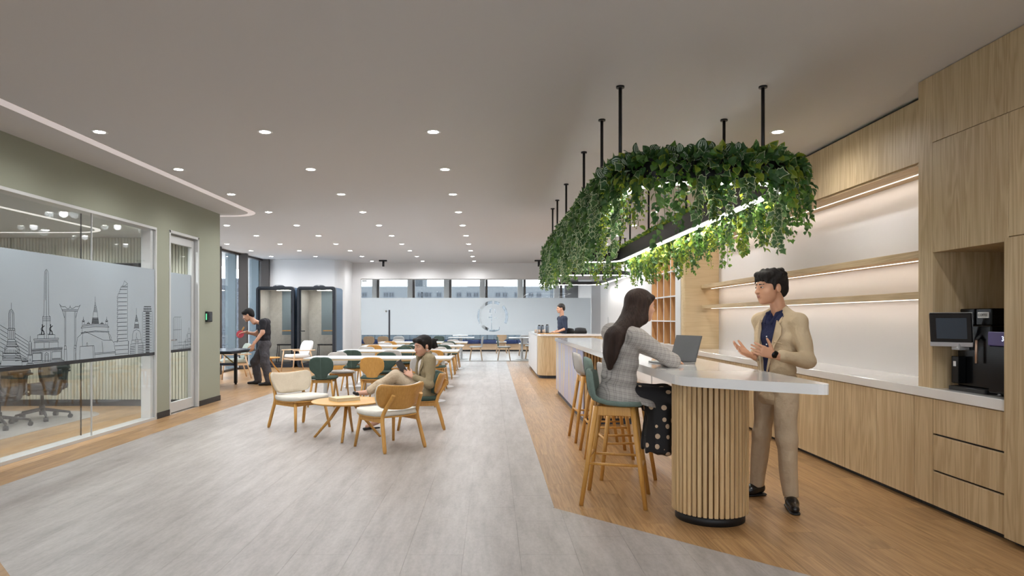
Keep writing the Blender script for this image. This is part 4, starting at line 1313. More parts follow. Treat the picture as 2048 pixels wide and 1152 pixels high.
so = stems.build('stems', mat_plain('stem_green', srgb(92,110,60), .6), GR); so.location = (-gc[0],-gc[1],-gc[2]); tag(so, kind='stuff')
print('LEAVES', len(leaves), 'verts', nv)
# ================================================================== chairs
def prof_rows(prof, bend):
    """prof: (y, z, halfwidth) from the top of a back down and forward along a seat"""
    rows = []
    n = len(prof)
    for i, (y, z, w) in enumerate(prof):
        a = prof[max(i-1,0)]; b = prof[min(i+1,n-1)]
        t = Vector((0, b[0]-a[0], b[1]-a[1])).normalized()
        nm = Vector((0, -t.z, t.y))
        bd = bend[i] if isinstance(bend, (list,tuple)) else bend
        rows.append((Vector((0,y,z)), Vector((1,0,0)), nm, w, bd))
    return rows
BACKP = [(-.245,.785,.06),(-.243,.775,.12),(-.238,.75,.165),(-.230,.70,.188),(-.220,.63,.190),(-.212,.58,.178),(-.207,.545,.145),(-.203,.515,.105),(-.200,.48,.088),(-.196,.43,.088)]
SEATP = [(-.21,.452,.11),(-.19,.452,.165),(-.12,.448,.195),(.0,.444,.205),(.12,.446,.205),(.19,.448,.18),(.215,.444,.12)]
def shift(prof, dy=0, dz=0, sw=1.0, lo=0, hi=None):
    return [(y+dy, z+dz, w*sw) for (y,z,w) in prof[lo:hi]]
def chair_meshes():
    C = {}
    C['back_full'] = MB().shell(prof_rows(BACKP, .16), .034, 10)
    C['back_wood'] = MB().shell(prof_rows(BACKP, .16), .013, 10, .8)
    C['back_pad'] = MB().shell(prof_rows(shift(BACKP, .017, 0, .97, 0, 7), .16), .022, 10)
    C['back_round'] = MB().shell(prof_rows(BACKP[:7], .16), .034, 10)
    C['neck'] = MB().shell(prof_rows(shift(BACKP, 0, 0, 1, 5, None), .10), .014, 6, .8)
    C['seam'] = MB().tube([(0,y-.0185,z) for y,z,w in BACKP], .0022, 5)
    C['seat_pad'] = MB().shell(prof_rows(SEATP, .03), .038, 10)
    C['seat_pan'] = MB().shell(prof_rows(shift(SEATP, 0, -.022, 1.0), .03), .014, 10, .8)
    C['rail'] = MB().box(-.15,.15,-.155,-.13,.375,.425,.004).box(-.15,.15,.13,.155,.375,.425,.004)
    for i, (sx_, sy_) in enumerate(((-1,-1),(1,-1),(1,1),(-1,1))):
        C['leg%d' % i] = MB().rod((sx_*.205,sy_*.205,0),(sx_*.145,sy_*.145,.425),.012,.019,10)
    return C
CM = chair_meshes()
CH_CACHE = {}
def chair_proto(kind):
    wood = MT['pale_wood'] if kind.startswith('pale') else MT['honey']
    sch = {'green': (('backrest','back_full','fab_green'),('seam','seam','fab_sage'),('seat','seat_pad','fab_green')),
           'honey': (('backrest','back_wood','honey'),('back_pad','back_pad','fab_green'),('seat','seat_pad','fab_green'),('seat_pan','seat_pan','honey')),
           'grey': (('backrest','back_round','fab_grey'),('neck','neck','honey'),('seat','seat_pad','fab_grey'),('seat_pan','seat_pan','honey')),
           'pale': (('backrest','back_wood','pale_wood'),('seat','seat_pad','fab_white'),('seat_pan','seat_pan','pale_wood')),
           'pale_white': (('backrest','back_full','fab_white'),('seat','seat_pad','fab_white'),('seat_pan','seat_pan','pale_wood')),
           'pale_green': (('backrest','back_full','fab_sage'),('back_pad','back_pad','fab_white'),('seat','seat_pad','fab_white'),('seat_pan','seat_pan','fab_green'))}[kind]
    out = [(n, CM[k].mesh(n, MT[m])) for n, k, m in sch]
    out.append(('seat_rail', CM['rail'].mesh('seat_rail', wood)))
    for i in range(4): out.append(('leg', CM['leg%d' % i].mesh('leg', wood)))
    return out
def dining_chair(kind, x, y, rz, label, group):
    if kind not in CH_CACHE: CH_CACHE[kind] = chair_proto(kind)
    t = thing('dining_chair', label, 'chair', (x,y,0), rz, group)
    for n, me in CH_CACHE[kind]: link(n, me, t)
    return t
# ------------------------------------------------------------------ long dining tables
TY = [11.33, 13.70, 16.10, 18.50]
rown = ['nearest','second','third','farthest']
cname = {'green':'dark green','honey':'honey wood backed','grey':'pale grey'}
rj = random.Random(5)
XS = (-2.69, -1.90, -1.12)
near = [('green','honey','grey'),('green','grey','honey'),('honey','green','green'),('honey','honey','green')]
far = [('grey','green','grey'),('grey','honey','grey'),('grey','honey','grey'),('grey','grey','grey')]
pw = ['window end','middle','aisle end']
for r in range(4):
    for h in range(2):
        x0 = -3.08+h*1.205
        t = thing('dining_table', 'white topped long table, %s half in the %s row' % (('window side','aisle side')[h], rown[r]), 'table', (x0+.6, TY[r], 0), 0, 'white dining tables')
        bx('tabletop', MT['table_white'], (-.6,.6,-.38,.38,.728,.742), t, .002)
        bx('plywood_core', MT['ply_edge'], (-.598,.598,-.378,.378,.706,.728), t)
        for s in (-1, 1) if h == 0 else (1,):
            px_ = .33*s if h == 0 else .28
            MB().lathe([(.035,.02),(.035,.706)], (px_,0), 18).build('pedestal', MT['white_metal'], t)
            MB().lathe([(.215,0),(.215,.008),(.2,.013),(.04,.02)], (px_,0), 28).build('base_plate', MT['white_metal'], t)
    for i in range(3):
        k = near[r][i]
        dining_chair(k, XS[i]+rj.uniform(-.02,.02), TY[r]-.60, rj.uniform(-.05,.05), '%s dining chair on the viewer side of the %s long table, %s' % (cname[k], rown[r], pw[i]), 'dining chairs at the long tables')
        k = far[r][i]
        rz = PI+rj.uniform(-.06,.06)
        if r == 0 and i == 0: rz = PI+.55
        dining_chair(k, XS[i]+rj.uniform(-.02,.02), TY[r]+.47+(.1 if (r == 0 and i == 0) else 0), rz, '%s dining chair on the window side of the %s long table, %s' % (cname[k], rown[r], pw[i]), 'dining chairs at the long tables')
# ------------------------------------------------------------------ lounge chairs
LB = [(-.325,.690,.235),(-.322,.680,.275),(-.312,.655,.300),(-.292,.60,.305),(-.268,.53,.292),(-.252,.475,.265),(-.244,.445,.225),(-.240,.432,.17)]
LS = [(-.235,.392,.16),(-.215,.392,.225),(-.12,.388,.27),(.03,.386,.285),(.18,.392,.285),(.255,.396,.25),(.28,.390,.18)]
def lounge_chair(x, y, ang, label, back, seat):
    """ang: direction the chair faces, degrees from +X"""
    t = thing('lounge_chair', label, 'armchair', (x,y,0), math.radians(ang-90), 'low lounge chairs around the coffee table')
    MB().shell(prof_rows(LB, .30), .014, 12, .8).build('back_shell', MT['honey'], t)
    MB().shell(prof_rows(shift(LB, .026, -.002, .985), .30), .042, 12).build('backrest', back, t)
    MB().shell(prof_rows(LS, .02), .055, 12).build('seat', seat, t)
    MB().shell(prof_rows(shift(LS, 0, -.034, .96), .02), .014, 12, .8).build('seat_pan', MT['honey'], t)
    for s in (-1, 1):
        MB().rod((s*.255,.275,0),(s*.215,.215,.35),.015,.021,12).build('leg', MT['honey'], t)
        MB().tube(smoothpath([(s*.262,-.30,0),(s*.243,-.243,.20),(s*.228,-.205,.34),(s*.215,-.222,.42),(s*.185,-.315,.565),(s*.178,-.335,.60)],5), [.0145]+[.021]*24+[.017], 12).build('leg', MT['honey'], t)
        MB().box(s*.222-.011,s*.222+.011,-.22,.23,.298,.352,.004).build('side_rail', MT['honey'], t)
    MB().box(-.21,.21,.20,.222,.30,.352,.004).build('front_rail', MT['honey'], t)
    return t
lounge_chair(-2.46, 8.60, -39, 'low lounge chair with cream upholstery seen from the front, left of the round coffee table', MT['fab_cream'], MT['fab_seat'])
lounge_chair(-1.12, 7.30, 134, 'low lounge chair with bare wooden back shell turned to the viewer, nearest seat', MT['fab_seat'], MT['fab_seat'])
LCX, LCY, LCA = -.92, 8.62, 186
lounge_chair(LCX, LCY, LCA, 'low lounge chair with dark green pads under the seated woman with a tablet', MT['fab_green'], MT['fab_green'])
# ------------------------------------------------------------------ round coffee table
def cross_table(x, y, h, r, spread, label, name, rz=0):
    t = thing(name, label, 'table', (x,y,0), rz)
    MB().lathe([(r-.022,h-.022),(r-.004,h-.010),(r,h-.004),(r-.003,h)], n=48).build('tabletop', MT['honey_x'], t)
    for i in range(4):
        a = PI/2*i
        c, s = math.cos(a), math.sin(a)
        MB().tube([(c*spread,s*spread,0),(c*(spread*.52),s*(spread*.52),h*.5),(c*.07,s*.07,h-.022)],[.014,.018,.022],12).build('leg', MT['honey'], t)
    MB().box(-.16,.16,-.02,.02,h-.045,h-.022,.003).box(-.02,.02,-.16,.16,h-.0445,h-.0225,.003).build('cross_bar', MT['honey'], t)
    return t
cross_table(-1.70, 7.90, .43, .415, .385, 'round honey wood coffee table between the lounge chairs', 'coffee_table', math.radians(3))
t = thing('art_book', 'thick pale linen covered book lying on the round coffee table', 'book', (-1.74, 7.93, .4305), math.radians(38))
bx('cover', mat_plain('linen_cover', srgb(206,192,160), .8, bump=.1, bscale=200), (-.15,.15,-.115,.115,.034,.038), t, .001)
bx('cover', mat_plain('linen_cover_low', srgb(206,192,160), .8), (-.15,.15,-.115,.115,0,.004), t, .001)
bx('spine', mat_plain('linen_spine', srgb(196,182,150), .8), (-.15,-.145,-.115,.115,.004,.034), t)
bx('pages', mat_plain('paper_edge', srgb(214,204,180), .9), (-.145,.144,-.109,.109,.004,.034), t)
# ------------------------------------------------------------------ bar stools
SP = [(-.205,1.005,.07),(-.209,.995,.115),(-.210,.965,.150),(-.204,.91,.162),(-.196,.86,.158),(-.186,.815,.150),(-.165,.782,.150),(-.12,.763,.165),(-.05,.753,.188),(.05,.750,.202),(.14,.752,.198),(.19,.752,.165),(.21,.747,.10)]
def bar_stool(x, y, rz, fab, label):
    t = thing('bar_stool', label, 'stool', (x,y,0), rz, 'bar stools along the island')
    MB().shell(prof_rows(SP, [.25]*6+[.2,.14,.08,.05,.05,.05,.04]), .036, 12).build('seat_shell', fab, t)
    MB().tube([(0,p[0]-.022,p[1]) for p in SP[:6]], .0022, 5).build('back_seam', MT['fab_green'], t)
    MB().box(-.155,.155,-.14,-.118,.665,.735,.005).box(-.155,.155,.125,.147,.665,.735,.005).box(-.155,-.133,-.14,.147,.665,.735,.005).box(.133,.155,-.14,.147,.665,.735,.005).build('seat_frame', MT['honey'], t)
    for sx_, sy_ in ((-1,-1),(1,-1),(1,1),(-1,1)):
        MB().rod((sx_*.235,sy_*.235,0),(sx_*.145,sy_*.135,.735),.0165,.021,12).build('leg', MT['honey'], t)
    def at(sx_, sy_, z):
        k = z/.735; return (sx_*(.235-.09*k), sy_*(.235-.10*k), z)
    MB().rod(at(-1,1,.27),at(1,1,.27),.0115).build('foot_rail', MT['honey'], t)
    MB().rod(at(-1,-1,.34),at(1,-1,.34),.0105).build('stretcher', MT['honey'], t)
    for s in (-1,1): MB().rod(at(s,-1,.31),at(s,1,.31),.0105).build('stretcher', MT['honey'], t)
    return t
BS = [(.955,5.18,-PI/2-.27,'fab_sage','sage green bar stool under the woman in the checked blazer'),
      (1.17,6.03,-PI/2+.03,'fab_grey','pale grey bar stool, second from the column'),
      (1.165,6.87,-PI/2-.02,'fab_sage','empty sage green bar stool, third from the column'),
      (1.16,7.75,-PI/2+.04,'fab_grey','pale grey bar stool farthest along the island')]
for x,y,rz,f,l in BS: bar_stool(x,y,rz,MT[f],l)
# ------------------------------------------------------------------ laptop
t = thing('laptop', 'open dark laptop on the bar island between the two people', 'laptop', (1.572, 5.545, SLZ1), math.radians(-66.5))
bx('base', mat_plain('laptop_base', srgb(150,150,150), .35, metal=.5), (-.16,.16,-.225,0,0,.014), t, .004)
bx('keyboard', MT['black'], (-.145,.145,-.12,-.02,.0142,.0155), t)
bx('touchpad', mat_plain('touchpad_grey', srgb(120,120,120), .3), (-.05,.05,-.21,-.135,.0142,.0150), t)
ld_ = bx('lid', mat_plain('laptop_lid', srgb(70,70,71), .45), (-.16,.16,-.003,.004,0,.222), t, .002)
ld_.location = (0,.0,.014); ld_.rotation_euler = (math.radians(-18),0,0)
bx('display', mat_plain('laptop_display', srgb(66,67,68), .35), (-.152,.152,-.004,-.003,.012,.215), ld_)
# ------------------------------------------------------------------ white armchairs by the window
AB = [(-.36,.80,.10),(-.357,.785,.19),(-.345,.74,.255),(-.32,.66,.285),(-.295,.58,.285),(-.27,.50,.265),(-.255,.45,.235),(-.25,.43,.20)]
AS = [(-.25,.40,.20),(-.22,.405,.25),(-.08,.40,.265),(.1,.40,.265),(.22,.405,.25),(.27,.398,.19)]
def arm_chair(x, y, ang, label, fab):
    t = thing('arm_chair', label, 'armchair', (x,y,0), math.radians(ang-90), 'round backed armchairs by the booths')
    MB().shell(prof_rows(AB, .22), .055, 12).build('backrest', fab, t)
    MB().shell(prof_rows(AS, .02), .085, 12).build('seat', fab, t)
    for s in (-1, 1):
        MB().rod((s*.315,.30,0),(s*.30,.24,.555),.014,.017,10).build('leg', MT['pale_wood'], t)
        MB().rod((s*.315,-.34,0),(s*.295,-.20,.545),.014,.017,10).build('leg', MT['pale_wood'], t)
        MB().box(s*.302-.024,s*.302+.024,-.34,.29,.552,.574,.008).build('armrest', MT['pale_wood'], t)
        MB().box(s*.305-.010,s*.305+.010,-.26,.27,.31,.35,.003).build('side_rail', MT['pale_wood'], t)
    MB().box(-.305,.305,.22,.24,.31,.355,.003).box(-.305,.305,-.24,-.22,.31,.355,.003).build('cross_rail', MT['pale_wood'], t)
    return t
arm_chair(-5.08, 17.55, 224, 'white round backed armchair with wooden arms in front of the booths', MT['fab_white'])
arm_chair(-6.02, 15.65, -150, 'pale armchair with sage back behind the table tennis table', mat_fabric('pale_sage', srgb(158,166,156), srgb(186,192,182)))
cross_table(-5.62, 16.75, .42, .33, .33, 'small round wooden side table beside the white armchair', 'side_table', .4)
# ------------------------------------------------------------------ table tennis table
t = thing('tennis_table', 'dark blue table tennis table on black legs by the windows', 'table', (-5.60, 13.6, 0))
bx('tabletop', mat_plain('tennis_top', srgb(48,62,78), .28), (-1.3,.56,-.62,.72,.735,.757), t, .003)
bx('top_rim', MT['black_metal'], (-1.31,.57,-.63,.73,.70,.735), t, .003)
for lx_, ly_ in ((.20,.55),(.20,-.45),(-1.1,.55),(-1.1,-.45)):
    lg = bx('leg', MT['black_metal'], (lx_-.03,lx_+.03,ly_-.03,ly_+.03,.03,.70), t, .004)
    MB().rod((lx_,ly_,0),(lx_,ly_,.035),.022).build('foot', MT['black'], lg)
bx('lower_rail', mat_plain('rail_blue', srgb(60,76,104), .5), (-1.1,.20,.52,.58,.40,.45), t, .003)
MB().rod((.18,.56,.43),(-.15,.56,.70),.012).build('brace', mat_plain('brass_brace', srgb(176,150,60), .4), t)
# ------------------------------------------------------------------ phone booths
def rr_ring(x0,x1,z0,z1,r,w,y0,y1):
    a = rrect(x0,x1,z0,z1,r,6); b = rrect(x0+w,x1-w,z0+w,z1-w,max(r-w,.02),6); n = len(a)
    v = []
    for y in (y0,y1): v += [(p[0],y,p[1]) for p in a]+[(p[0],y,p[1]) for p in b]
    f = []
    for i in range(n):
        j = (i+1) % n
        f += [(i,j,2*n+j,2*n+i),(n+j,n+i,3*n+i,3*n+j),(j,i,n+i,n+j),(2*n+i,2*n+j,3*n+j,3*n+i)]
    return MB().add(v, f)
def booth(x0, x1, y0, label, hinge):
    w = x1-x0; H = 2.29; D = .98
    t = thing('phone_booth', label, 'phone booth', (x0, y0, 0), 0, 'dark phone booths')
    fix_normals(rr_ring(0,w,.0,H,.09,.062,0,.12).build('front_frame', MT['dark_frame'], t))
    sh = fix_normals(rr_ring(.015,w-.015,.02,H-.01,.08,.05,.12,D).build('outer_shell', MT['blue_side'], t))
    bx('floor_pad', MT['dark_frame'], (.06,w-.06,.10,D-.03,.06,.11), t)
    bx('back_panel', MT['felt'], (.06,w-.06,D-.05,D-.01,.06,H-.06), t)
    bx('side_lining', MT['felt'], (.066,.09,.12,D-.05,.11,H-.066), t)
    bx('side_lining', MT['felt'], (w-.09,w-.066,.12,D-.05,.11,H-.066), t)
    bx('back_glass', MT['fin'], (w*.42,w-.10,D-.06,D-.05,.9,H-.1), t)
    bx('roof_lining', MT['felt'], (.066,w-.066,.12,D-.05,H-.09,H-.066), t)
    bx('ceiling_light', mat_emit('booth_light', (1,.96,.9,1), 60, True), (w*.45,w*.8,.35,.43,H-.098,H-.091), t)
    bx('desk_shelf', MT['honey'], (w*.6,w-.09,.3,.62,1.02,1.045), t, .003)
    st = MB().rod((w*.45,.42,.62),(w*.85,.42,.62),.013)
    for xx in (w*.45,w*.85):
        st.rod((xx,.42,.62),(xx+(.03 if xx > w*.5 else -.03),.36,.11),.010); st.rod((xx,.55,.62),(xx+(.03 if xx > w*.5 else -.03),.6,.11),.010)
    st.box(w*.45-.02,w*.85+.02,.38,.6,.615,.645,.006)
    st.build('booth_stool', MT['black_metal'], t)
    dr = rr_ring(.066,w-.066,.066,H-.066,.04,.03,.03,.07).build('door', MT['dark_frame'], t); fix_normals(dr)
    bx('door_glass', MT['glass'], (.096,w-.096,.045,.055,.096,H-.096), dr)
    hx = .085 if hinge > 0 else w-.085
    MB().box(hx-.012,hx+.012,-.02,.03,1.0,1.06,.003).box(hx if hinge > 0 else hx-.15,hx+.15 if hinge > 0 else hx,-.035,-.02,1.02,1.045,.003).build('door_handle', MT['black'], dr)
    ox_ = w-.075 if hinge > 0 else .075
    for z in (.4,1.55,1.95): MB().rod((ox_,.015,z),(ox_,.015,z+.11),.012).build('hinge', MT['black_metal'], dr)
    MB().lathe([(.17,H-.005),(.16,H+.03),(.10,H+.055),(.001,H+.06)],(w*.5,.35),24).build('roof_vent', MT['dark_frame'], t)
    return t
booth((512-984)*19.0/FPX, (588-984)*19.0/FPX, 19.0, 'dark phone booth with glass door nearer the windows', 1)
booth((594-984)*19.0/FPX, (671-984)*19.0/FPX, 19.0, 'dark phone booth with blue side nearer the glass partition', 1)
# ------------------------------------------------------------------ meeting room chairs, screen
def office_chair(x, y, ang, label):
    t = thing('office_chair', label, 'office chair', (x,y,0), math.radians(ang-90), 'meeting room chairs')
    for i in range(5):
        a = 2*PI*i/5+.35; c, s = math.cos(a), math.sin(a)
        ar = MB().rod((c*.03,s*.03,.135),(c*.33,s*.33,.085),.030,.018,8,flat=.8).build('base_arm', MT['black'], t)
        tx, ty = -s, c
        MB().rod((c*.33,s*.33,.085),(c*.33,s*.33,.045),.012).rod((c*.335-tx*.026,s*.335-ty*.026,.03),(c*.335+tx*.026,s*.335+ty*.026,.03),.030,n=14).build('caster', MT['black'], ar)
    MB().lathe([(.035,.06),(.035,.20),(.022,.20),(.022,.36)], n=16).build('gas_column', MT['black'], t)
    MB().shell(prof_rows([(-.24,.44,.18),(-.21,.455,.22),(-.05,.45,.245),(.12,.45,.245),(.22,.445,.22),(.25,.425,.15)], .03), .085, 10).build('seat', mat_fabric('charcoal_fabric', srgb(40,42,46), srgb(54,56,60)), t)
    bx('mechanism', MT['black'], (-.10,.10,-.16,.12,.345,.40), t, .01)
    prof = [(-.30,1.06,.15),(-.315,1.02,.20),(-.30,.90,.225),(-.275,.78,.225),(-.245,.66,.215),(-.245,.56,.195),(-.275,.47,.165),(-.285,.43,.10)]
    rows = prof_rows(prof, .22)
    MB().shell(rows, .010, 12, 1.0).build('backrest_mesh', mat_glass_mesh, t)
    rim = []
    for (c_, sd_, nm_, hw_, bd_) in rows: rim.append(c_+sd_*hw_+nm_*bd_*hw_)
    for (c_, sd_, nm_, hw_, bd_) in reversed(rows): rim.append(c_-sd_*hw_+nm_*bd_*hw_)
    MB().tube(rim, .017, 8, closed=True).build('back_frame', MT['black'], t)
    MB().tube(smoothpath([(0,-.12,.37),(0,-.27,.38),(0,-.315,.52),(0,-.30,.70)],5), [.035]*8+[.03]*8, 8).box(-.17,.17,-.31,-.285,.69,.735,.008).build('back_support', MT['black'], t)
    for s in (-1,1):
        MB().rod((s*.22,-.03,.36),(s*.29,-.03,.40),.02).rod((s*.29,-.03,.40),(s*.29,-.03,.64),.026,.022,10).box(s*.29-.045,s*.29+.045,-.14,.12,.64,.668,.010).build('armrest', MT['black'], t)
    return t
m = bpy.data.materials.new('sheer_black_mesh'); m.use_nodes = True
N = m.node_tree.nodes; L = m.node_tree.links
tr = N.new('ShaderNodeBsdfTransparent'); mx = N.new('ShaderNodeMixShader'); mx.inputs[0].default_value = .62
N['Principled BSDF'].inputs['Base Color'].default_value = srgb(36,37,40); N['Principled BSDF'].inputs['Roughness'].default_value = .8
L.new(tr.outputs[0], mx.inputs[1]); L.new(N['Principled BSDF'].outputs[0], mx.inputs[2]); L.new(mx.outputs[0], N['Material Output'].inputs[0])
mat_glass_mesh = m
office_chair(-6.23, 9.30, 165, 'black mesh swivel chair farther along the meeting room glazing, near the grey inlay tip')
office_chair(-6.28, 8.55, 172, 'black mesh swivel chair cut by the frame edge behind the meeting room glass')
a = px2w(205, 525, 10.62); b = px2w(300, 535, 10.62)
t = thing('wall_screen', 'wide black screen on the battened wall behind the frosted band', 'screen', ((a.x+b.x)/2, 10.68, 1.75))
w = (b.x-a.x)/2
bx('casing', MT['black'], (-w,w,-.06,-.01,-.5,.52), t, .005)
bx('panel', MT['black_gloss'], (-w+.015,w-.015,-.063,-.06,-.485,.505), t)
# ------------------------------------------------------------------ far dining room
BQ = thing('banquette', 'long blue banquette bench along the far windows', 'bench', (-6.8, 28.1, 0))
bx('base', MT['pale_wood'], (0,10.2,.06,.55,.07,.32), BQ)
bx('toe_kick', MT['dark_frame'], (0,10.2,.12,.5,0,.07), BQ)
for i in range(13): bx('seat_cushion', MT['fab_navy'], (i*.785+.004,(i+1)*.785-.004,0,.5,.32,.46), BQ, .02)
for i in range(34): bx('back_pad', MT['fab_bluegrey'], (i*.3+.003,(i+1)*.3-.003,.48,.62,.46,.90), BQ, .03)
def far_table(px0, px1, Y, label):
    x0 = (px0-984)*Y/FPX; x1 = (px1-984)*Y/FPX
    t = thing('cafe_table', label, 'table', ((x0+x1)/2, Y+.35, 0), 0, 'small tables beyond the partition')
    h = (x1-x0)/2
    bx('tabletop', MT['table_white'], (-h,h,-.35,.35,.715,.742), t, .003)
    MB().lathe([(.035,.02),(.035,.715)], n=16).build('pedestal', MT['white_metal'], t)
    MB().lathe([(.22,0),(.22,.01),(.04,.022)], n=24).build('base_plate', MT['white_metal'], t)
far_table(896, 948, 22.6, 'small white table behind the partition between the pale wood chairs')
far_table(1018, 1072, 22.3, 'small white table behind the partition beside the service counter')
far_table(905, 935, 21.95+3.4, 'small white table behind the partition closest to the bench')
FC = 'chairs beyond the partition'
def fch(kind, px, Y, rz, label): dining_chair(kind, (px-984)*Y/FPX, Y, rz, label, FC)
fch('pale_white', 952, 22.15, PI/2, 'pale wood chair with white pads facing left behind the glass partition')
fch('pale_green', 1008, 22.15, -PI/2, 'pale wood chair with green outer shell facing right behind the partition')
fch('pale', 1003, 26.6, .05, 'pale wooden backed chair standing close to the navy bench')
fch('pale', 740, 22.75, 0, 'bare pale wood chair back left of the partition door handle, outermost')
fch('pale', 768, 22.75, 0, 'bare pale wood chair back right beside the partition door handle')
fch('pale_white', 798, 22.9, .1, 'white backed chair beyond the partition right of the door handle')
fch('pale_green', 879, 23.2, 0, 'green backed chair beyond the partition behind the seated woman')
fch('pale_white', 1063, 22.9, PI/2, 'white padded chair half hidden by the service counter')
fch('pale_white', 1049, 24.9, .0, 'pale chair behind the small table beside the counter')
# dark chair backs behind the counter
for px, w in ((1142,'beside the man at the counter'),(1166,'towards the white cupboards')):
    Y = 17.6 if px < 1150 else 18.4; x = (px-984)*Y/FPX
    t = thing('counter_chair', 'black curved chair back showing above the service counter %s' % w, 'chair', (x, Y, 0), -.6, 'black chairs behind the counter')
    MB().shell(prof_rows([(-.20,1.14,.10),(-.205,1.12,.16),(-.20,1.02,.19),(-.18,.92,.17),(-.15,.84,.12)], .3), .02, 10).build('backrest', MT['black'], t)
    MB().shell(prof_rows([(-.2,.74,.14),(-.1,.735,.2),(.1,.735,.2),(.2,.73,.14)], .02), .05, 8).build('seat', MT['black'], t)
    MB().tube([(0,-.05,.72),(0,-.2,.74),(0,-.2,.86)], .02, 8).build('back_post', MT['black'], t)
    MB().lathe([(.24,0),(.24,.012),(.03,.03),(.025,.71)], n=20).build('pedestal', MT['black_metal'], t)
# ------------------------------------------------------------------ buildings outside
def building(name, label, x0, x1, y, z0, z1, wall, wins, depth=12):
    t = thing(name, label, 'building', (x0, y, z0))
    bx('wall', wall, (0, x1-x0, 0, depth, 0, z1-z0), t)
    gf = mat_plain('far_window_frame', srgb(66,72,80), .7)
    gm = mat_plain('far_window', srgb(26,32,40), .4)
    for (a, b, c, d) in wins:
        f = bx('window', gf, (a-x0-.15, b-x0+.15, -.06, .0, c-z0-.15, d-z0+.15), t)
        bx('pane', gm, (a-x0, (a+b)/2-x0-.08, -.08, -.06, c-z0, d-z0), f)
        bx('pane', gm, ((a+b)/2-x0+.08, b-x0, -.08, -.06, c-z0, d-z0), f)
    return t
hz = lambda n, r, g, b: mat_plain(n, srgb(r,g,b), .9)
by = 150.0; k = by/FPX
def bxp(px): return (px-984)*k
def bz(py): return EYE+(636-py)*k
wl_ = []
for px in (729,772,783,840,848,858,878,918,938,952,968,996,1010,1034,1062,1078):
    wl_.append((bxp(px-4), bxp(px+4), bz(593.5), bz(586)))
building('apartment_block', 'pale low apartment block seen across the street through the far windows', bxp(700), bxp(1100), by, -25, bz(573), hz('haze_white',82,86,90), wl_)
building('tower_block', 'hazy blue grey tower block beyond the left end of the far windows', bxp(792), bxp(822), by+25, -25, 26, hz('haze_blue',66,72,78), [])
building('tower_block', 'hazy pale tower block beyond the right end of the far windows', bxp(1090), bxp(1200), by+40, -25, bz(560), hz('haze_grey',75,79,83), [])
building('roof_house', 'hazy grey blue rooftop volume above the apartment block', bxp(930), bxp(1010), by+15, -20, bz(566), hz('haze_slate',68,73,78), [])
wl_ = []
for i in range(9):
    for j in range(14):
        wl_.append((-27.2+i*.75, -26.75+i*.75, -4.2+j*.66, -3.8+j*.66))
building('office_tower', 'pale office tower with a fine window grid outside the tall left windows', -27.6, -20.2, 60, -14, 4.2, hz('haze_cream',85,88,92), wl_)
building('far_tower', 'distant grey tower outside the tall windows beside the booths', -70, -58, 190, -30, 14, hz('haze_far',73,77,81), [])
# ================================================================== people: smooth implicit surfaces meshed with surface nets
def V3(*a): return np.array(a, dtype=np.float32)
def nrm(v):
    v = np.array(v, dtype=np.float32); return v/np.linalg.norm(v)
def s_cap(a, b, ra, rb=None, axis=None, sc=1.0):
    a = V3(*a); b = V3(*b); rb = ra if rb is None else rb
    ax = None if axis is None else nrm(axis)
    def f(P):
        pa = P-a; ba = b-a
        t = np.clip((pa@ba)/max(float(ba@ba),1e-9), 0, 1)
        q = pa-t[...,None]*ba
        if ax is not None:
            q = q+(q@ax)[...,None]*ax*(1.0/sc-1.0)
        return np.sqrt((q*q).sum(-1))-(ra+(rb-ra)*t)
    m = max(ra, rb)*max(1.0, sc)
    f.bb = (np.minimum(a,b)-m, np.maximum(a,b)+m)
    return f
def s_ell(c, r, axes=None):
    c = V3(*c); r = V3(*r); A = np.eye(3, dtype=np.float32) if axes is None else np.array([nrm(x) for x in axes])
    def f(P):
        q = (P-c)@A.T
        k = np.sqrt(((q/r)**2).sum(-1)); g = np.sqrt(((q/(r*r))**2).sum(-1))+1e-6
        return k*(k-1.0)/g
    m = float(r.max()); f.bb = (c-m, c+m)
    return f
def smin(a, b, k):
    if k <= 0: return np.minimum(a, b)
    h = np.clip(.5+.5*(b-a)/k, 0, 1)
    return b*(1-h)+a*h-k*h*(1-h)
def smax(a, b, k): return -smin(-a, -b, k)

